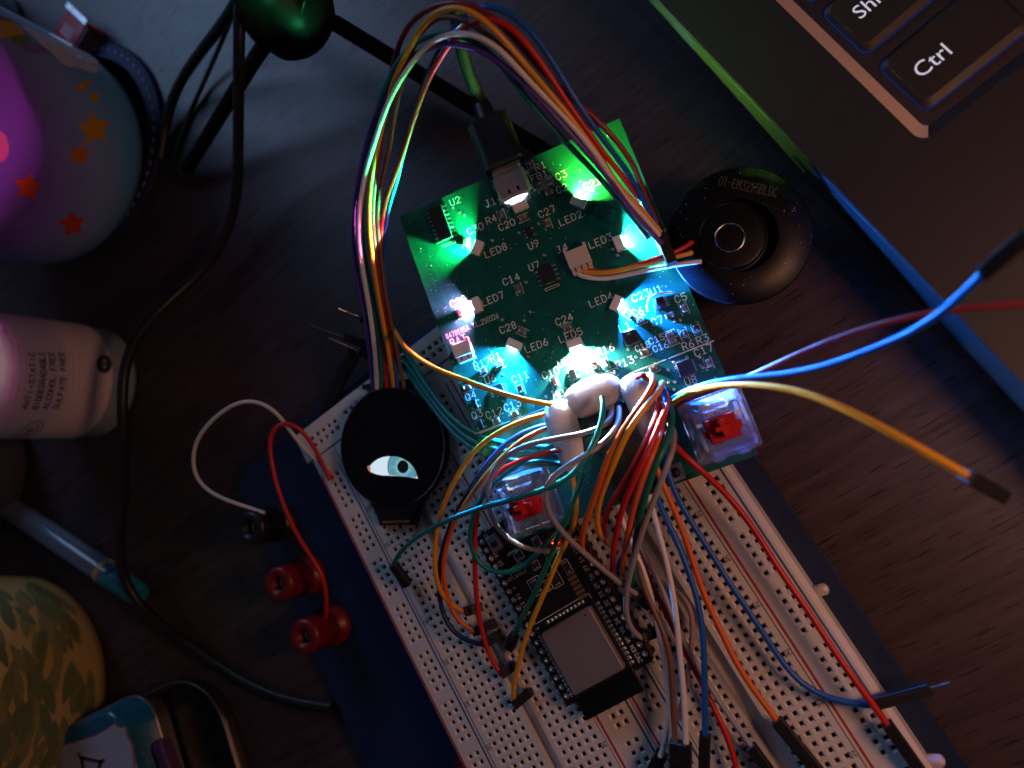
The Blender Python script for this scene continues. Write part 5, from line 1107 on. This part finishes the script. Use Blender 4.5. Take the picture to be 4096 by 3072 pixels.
# spray bottle
bc = (-93.5, 142.5); bprof = [(18, DZ), (21, DZ + .8), (22, DZ + 3), (22, 70)]
bot = thing('bottle', 'pink and lilac label bottle with a clear base standing left of the cable', 'bottle', (*bc, DZ))
MB().lathe([(.01, DZ + 1.5), (16, DZ + 1.2), (18, DZ), (21, DZ + .8), (22, DZ + 3), (22, 70), (14, 82), (9, 86), (9, 96)], 64, (*bc, 0)).build('clear_body', pm('bottle_clear', (0.42, 0.52, 0.60), .12, alpha=.72, spec=.8), bot)
bm = bpy.data.materials.new('bottle_label'); bm.use_nodes = True; nt = bm.node_tree; bs = nt.nodes['Principled BSDF']
tcn = nt.nodes.new('ShaderNodeTexCoord'); sp = nt.nodes.new('ShaderNodeSeparateXYZ'); nt.links.new(tcn.outputs['Object'], sp.inputs[0])
mr = nt.nodes.new('ShaderNodeMapRange'); mr.inputs['From Min'].default_value = .005; mr.inputs['From Max'].default_value = .075; nt.links.new(sp.outputs[2], mr.inputs['Value'])
rp = nt.nodes.new('ShaderNodeValToRGB'); e = rp.color_ramp.elements; e[0].color = (0.84, 0.70, 0.72, 1); e[1].color = (0.70, 0.12, 0.32, 1)
for pos, col in ((.30, (0.82, 0.68, 0.71, 1)), (.42, (0.54, 0.52, 0.74, 1)), (.62, (0.54, 0.46, 0.70, 1)), (.82, (0.68, 0.34, 0.56, 1))): q = e.new(pos); q.color = col
nt.links.new(mr.outputs['Result'], rp.inputs['Fac'])
wv = nt.nodes.new('ShaderNodeTexWave'); wv.bands_direction = 'Z'; wv.inputs['Scale'].default_value = 150; wv.inputs['Distortion'].default_value = 1.0; nt.links.new(tcn.outputs['Object'], wv.inputs['Vector'])
mx = nt.nodes.new('ShaderNodeMix'); mx.data_type = 'RGBA'; mx.blend_type = 'MULTIPLY'; mx.inputs[0].default_value = .12; nt.links.new(rp.outputs['Color'], mx.inputs[6]); nt.links.new(wv.outputs['Color'], mx.inputs[7])
nt.links.new(mx.outputs[2], bs.inputs['Base Color']); bs.inputs['Roughness'].default_value = .45
LB0 = DZ + 12.0
lab = MB().lathe([(22.12, LB0), (22.12, 66)], 64, (*bc, 0)).build('label', bm, bot)
cprof = [(22.1, DZ), (22.1, 80)]
tm_ = MB(); phi0 = math.radians(143.2 + 180)
def bt(x, y, z0, ph): return on(bc, cprof, ph + x / 22.1, z0 + y, .15)
for s_, px in (('ANTI-STATIC', 98), ('BIODEGRADABLE', 140), ('ALCOHOL FREE', 181), ('SULFATE FREE', 222)):
    h0 = hit(px + 8, 1634, bc, cprof); h1 = hit(px + 18, 1404, bc, cprof)
    if h0 and h1:
        tot = (h1[0] - h0[0]) * 22.1; w_ = tot / (len(s_) * 1.42)
        for pl in strokes(s_, 1.9, w_, pitch=1.42): ribbon(tm_, pl, .38, lambda a, b: bt(a, b, h0[1], h0[0]))
for px in (330, 375, 422):
    h0 = hit(px - 45, 1755, bc, cprof)
    if h0:
        for i in range(13):
            for j in (0, .62): tm_.add([bt(1.0 * i + a_, b_ + j, h0[1], h0[0]) for a_, b_ in ((0, 0), (.75, 0), (.75, .38), (0, .38))], [(0, 1, 2, 3)])
h0 = hit(112, 1726, bc, cprof)
for rx, ry in ((6.4, 3.6), (4.6, 2.3)):
    ribbon(tm_, [(rx * math.cos(2 * math.pi * k / 36), ry * math.sin(2 * math.pi * k / 36)) for k in range(37)], .3, lambda a, b: bt(a, b, h0[1], h0[0]))
for pl in strokes('100', 1.5, 1.2, pitch=1.4): ribbon(tm_, pl, .4, lambda a, b: bt(a - 2.4, b - .75, h0[1], h0[0]))
tm_.build('label_text', pm('label_ink', (0.045, 0.02, 0.05), .6), lab)
decal('round_mark', [(415 + 31 * math.cos(2 * math.pi * k / 28), 1457 + 36 * math.sin(2 * math.pi * k / 28)) for k in range(28)], bc, cprof, MATS['label_ink'], lab, .16, 3)
for dy in (-13, 10): decal('round_mark_sign', [(415 + 8 * math.cos(2 * math.pi * k / 12), 1457 + dy + 9 * math.sin(2 * math.pi * k / 12)) for k in range(12)], bc, cprof, pm('mark_pale', (0.5, 0.45, 0.46), .5), lab, .2, 2)
# leaf-printed cup
lc = (-176.5, 57.0); lprof = [(30, DZ), (36, DZ + 2), (40, DZ + 8), (42, DZ + 18), (42.5, 80)]
cup = thing('leaf_cup', 'yellow cup with a green leaf print at the lower left', 'cup', (*lc, DZ))
MB().lathe([(.01, DZ)] + lprof + [(40, 80), (38, 0), (.01, -2)], 80, (*lc, 0)).build('body', pm('cup_yellow', (0.56, 0.42, 0.15), .4, var=.2, vscale=60), cup)
rnd = random.Random(5); lf = [MB(), MB(), MB()]
for k in range(230):
    ph = math.radians(-58 + rnd.uniform(0, 96)); zc = rnd.uniform(DZ + 11, 68); ln2 = rnd.uniform(5.0, 7.0); wd = rnd.uniform(1.5, 2.1); an = rnd.gauss(0.0, .32)
    m = lf[k % 3]; vs = []
    for i in range(9):
        u_ = i / 8; ww = wd * math.sin(math.pi * min(1, u_ * 1.02)) ** .8
        for sg in (-1, 1):
            a_ = (u_ - .5) * 2 * ln2; b2_ = sg * ww; x_ = a_ * math.cos(an) - b2_ * math.sin(an); y_ = a_ * math.sin(an) + b2_ * math.cos(an)
            vs.append(on(lc, lprof, ph + x_ / 42, min(78, max(DZ + .5, zc + y_)), .1 + .05 * (k % 3) + .0004 * k))
    m.add(vs, [(2 * i, 2 * i + 1, 2 * i + 3, 2 * i + 2) for i in range(8)], True)
for i, c_ in enumerate(((0.20, 0.23, 0.085), (0.26, 0.26, 0.10), (0.16, 0.20, 0.08))): lf[i].build('leaf_print', sp_('leaf%d' % i, c_), cup)
# tins at the lower left corner
TR = P(585, 2760, -4.0); dirx = unit((P(220, 2905, -4.0) - P(470, 2790, -4.0)) * [1, 1, 0]); diry = np.array([-dirx[1], dirx[0], 0]);
if diry @ (P(690, 3060, -4) - P(620, 2850, -4)) < 0: diry = -diry
tin = thing('tin_box', 'teal tin box with a white label at the lower left corner', 'tin', (*(TR + dirx * 28 + diry * 25)[:2], DZ))
def tp(a, b, z): return (TR[0] + dirx[0] * a + diry[0] * b, TR[1] + dirx[1] * a + diry[1] * b, z)
def tring(i, z, r=11, w=58, h=92): return [tp(x + w / 2, y + h / 2, z) for x, y in rrect(0, 0, w - 2 * i, h - 2 * i, max(2, r - i), 7)]
def stack(mb, rings, cap=True, smooth=True):
    n = len(rings[0]); vs = [p for r in rings for p in r]
    mb.add(vs, [(k * n + i, k * n + (i + 1) % n, (k + 1) * n + (i + 1) % n, (k + 1) * n + i) for k in range(len(rings) - 1) for i in range(n)], smooth)
    if cap: mb.add(rings[-1], [tuple(range(n))])
    return mb
teal_t = pm('tin_teal', (0.006, 0.13, 0.22), .25, var=.08, coat=.3)
stack(MB(), [tring(.6, DZ + 2.2), tring(.6, -4.2)]).build('base', pm('tin_metal', (0.35, 0.33, 0.32), .35, metal=.9), tin)
stack(MB(), [tring(0, -5.2), tring(-.5, -4.8), tring(-.5, -4.3), tring(0, -4.0), tring(.2, 6.2), tring(1.0, 7.6), tring(2.6, 8.2), tring(2.8, 8.2)]).build('lid', teal_t, tin)
stack(MB(), [tring(-.05, -5.3), tring(-.75, -4.9), tring(-.75, -4.5), tring(-.05, -4.1)], False).build('rolled_rim', pm('rim_pale', (0.5, 0.42, 0.38), .3, metal=.8), tin)
zl_ = 8.25
lo_ = [(11, 13), (13, 11), (14, 9.5), (17, 10), (28, 15), (40, 18), (44, 17.5), (46, 17), (48, 20), (47, 24), (47, 80), (11, 80)]
lpts = [(510, 3072), (490, 2960), (462, 2910), (455, 2906), (470, 2935), (448, 2888)]
def tpx(px, py):                      # picture point on the lid, in the tin's own axes
    q = P(px, py, zl_) - TR; return (q @ dirx, q @ diry)
out_px = [(536, 3072), (530, 2985), (518, 2960), (508, 2945), (503, 2908), (478, 2912), (458, 2896), (430, 2918), (380, 2945), (310, 2968), (245, 2983), (198, 2983), (192, 3005), (183, 3012), (180, 3030), (178, 3072)]
q = [tpx(*p) for p in out_px]; q = q + [(q[-1][0], q[-1][1] + 45), (q[0][0], q[0][1] + 45)]
cq = np.mean(q, 0)
MB().prism([tp(*(cq + (np.array(a) - cq) * 1.045), 0)[:2] for a in q], zl_ - .02, zl_ + .08).build('label_border', pm('label_copper', (0.30, 0.12, 0.06), .4), tin)
MB().prism([tp(*a, 0)[:2] for a in q], zl_ + .09, zl_ + .14).build('label', pm('label_white', (0.46, 0.46, 0.56), .5), tin)
lt = MB()
LT0 = np.array(tpx(318, 3012)); ltx = unit(np.array(tpx(440, 3042)) - LT0); lty = np.array([-ltx[1], ltx[0]])
if lty[1] < 0: lty = -lty
L4 = lambda a, b: tp(*(LT0 + ltx * a + lty * b), zl_ + .2)
for pl in ([(0, 0), (1, 1.2), (11, 1.0), (12, 0)],): ribbon(lt, pl, 1.5, L4)
for pl in ([(1.4, 1.5), (3.6, 9), (6, 16)], [(10.6, 1.5), (8.6, 9), (6, 16)]): ribbon(lt, pl, 1.7, L4)
lt.build('letter', pm('letter_dark', (0.05, 0.035, 0.035), .5), tin)
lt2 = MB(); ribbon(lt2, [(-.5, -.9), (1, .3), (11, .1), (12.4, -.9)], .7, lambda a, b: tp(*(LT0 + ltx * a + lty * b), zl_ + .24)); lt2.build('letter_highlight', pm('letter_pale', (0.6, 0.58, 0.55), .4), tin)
sm_ = MB()
for j in range(2):
    for i in range(9):
        p0 = np.array(tpx(225 + 16 * j, 3034)) + np.array([0, 1.3 * i]); sm_.add([tp(*(p0 + np.array(d)), zl_ + .18) for d in ((0, 0), (.9, 0), (.9, .8), (0, .8))], [(0, 1, 2, 3)])
sm_.build('small_print', pm('print_brown', (0.22, 0.12, 0.12), .5), tin)
hp = P(672, 3040, -1); MB().cbox((hp[0], hp[1], -1), (5, 14, 5), .8).build('clasp', pm('clasp_violet', (0.20, 0.09, 0.20), .3, metal=.5), tin)
tr2 = thing('open_tin', 'dark open tin with a rolled rim under the teal tin box', 'tin', (*(TR + diry * 40)[:2], DZ))
TR0 = TR; TR = P(815, 2668, DZ + 8)
W2, H2 = 110, 120
tray_m = pm('tray_dark', (0.045, 0.042, 0.045), .3, metal=.7, var=.3, vscale=60)
stack(MB(), [tring(1, DZ + .1, 20, W2, H2), tring(.5, DZ + 6, 20, W2, H2), tring(1.5, DZ + 6.2, 19, W2, H2), tring(2.4, DZ + 1.0, 18, W2, H2)]).build('tray', tray_m, tr2)
stack(MB(), [tring(.2, DZ + 6.0, 20, W2, H2), tring(-.3, DZ + 6.5, 20, W2, H2), tring(.2, DZ + 7.0, 20, W2, H2), tring(1.0, DZ + 6.6, 19, W2, H2), tring(.9, DZ + 6.1, 19, W2, H2)], False).build('rolled_rim', pm('rim_worn', (0.25, 0.20, 0.17), .35, metal=.9), tr2)
TR = TR0
# clear marker
pa, pb = P(120, 2085, DZ + 5), P(455, 2310, DZ + 5); pd = unit(pb - pa)
pen = thing('marker_pen', 'clear marker pen with a turquoise cap beside the leaf-printed cup', 'pen', (*((pa + pb) / 2)[:2], DZ))
MB().tube([pa - pd * 40, pb], 4.6, 20).build('barrel', pm('pen_clear', (0.20, 0.27, 0.36), .12, alpha=.6, spec=.8), pen)
MB().tube([pa - pd * 40, pb - pd * 8], 2.2, 14).build('ink_core', pm('pen_core', (0.04, 0.05, 0.09), .5), pen)
MB().tube([pb - pd * 6, pb - pd * 4], 4.75, 20).build('yellow_band', pm('pen_band', (0.42, 0.38, 0.16), .4), pen)
MB().tube([pb - pd * 1.5, pb + pd * .6, pb + pd * 1.0], [4.8, 4.8, 4.2], 20).build('collar', pm('pen_teal', (0.01, 0.26, 0.36), .35), pen)
MB().tube([pb + pd * 1.2, pb + pd * 14, pb + pd * 15.5], [4.4, 4.2, 3.2], 20).build('cap', MATS['pen_teal'], pen)
# small red box, and the things cut by the left edge of the picture
rq = [P(275, 15, DZ + 9), P(352, 88, DZ + 9), P(300, 185, DZ + 9), P(190, 165, DZ + 9)]
red_box = thing('red_box', 'small glossy red box with a silver edge behind the mug', 'box', (*np.mean(rq, 0)[:2], DZ))
ax = unit((rq[1] - rq[0]) * [1, 1, 0]); ay = np.array([ax[1], -ax[0], 0]); ay = ay if ay @ (rq[2] - rq[1]) > 0 else -ay
RB = np.stack([ax, ay, [0, 0, 1]], 1); wl_ = np.linalg.norm((rq[1] - rq[0])[:2])
MB().cbox((wl_ / 2, 15, -4.4), (wl_, 29, 9), .6).xf(RB, rq[0]).build('body', pm('red_gloss', (0.30, 0.012, 0.018), .2, coat=.4), red_box)
MB().cbox((wl_ / 2, .6, .3), (wl_ + .6, 2.6, .8), .2).xf(RB, rq[0]).build('silver_edge', pm('silver_foil', (0.6, 0.62, 0.66), .25, metal=.8), red_box)
MB().cbox((wl_ + .6, 12, -4.6), (.9, 20, 8.4), .2).xf(RB, rq[0]).build('side_panel', pm('side_smoke', (0.06, 0.045, 0.06), .2), red_box)
MB().cbox((wl_ * .5, 9, .15), (8, 5, .14), .04).xf(RB, rq[0]).build('sticker', pm('sticker_pink', (0.34, 0.10, 0.12), .5), red_box)
gb = (-70.0, 318.0)
o = thing('glass_jar', 'pale blue glass jar at the top left corner', 'jar', (*gb, DZ))
MB().lathe([(.01, DZ), (15, DZ), (18, DZ + 3), (18, 60), (16, 66)], 48, (*gb, 0)).build('body', pm('jar_blue', (0.10, 0.24, 0.38), .1, alpha=.85, spec=.9), o)
MB().lathe([(18.2, 18), (18.9, 19), (18.9, 24), (18.2, 25)], 48, (*gb, 0)).build('band', pm('jar_band', (0.30, 0.30, 0.26), .4), o)
gc = P(150, 1860, DZ); gdir = unit([gc[0] - CAM[0], gc[1] - CAM[1]]); gcc = gc[:2] + gdir * 30
o = thing('grey_cup', 'plain dark grey cup cut by the left edge below the bottle', 'cup', (*gcc, DZ))
MB().lathe([(.01, DZ), (24, DZ), (28, DZ + 4), (30, DZ + 14), (30, 55), (28, 56), (27, 10), (.01, 4)], 56, (*gcc, 0)).build('body', pm('cup_grey', (0.085, 0.08, 0.11), .4), o)
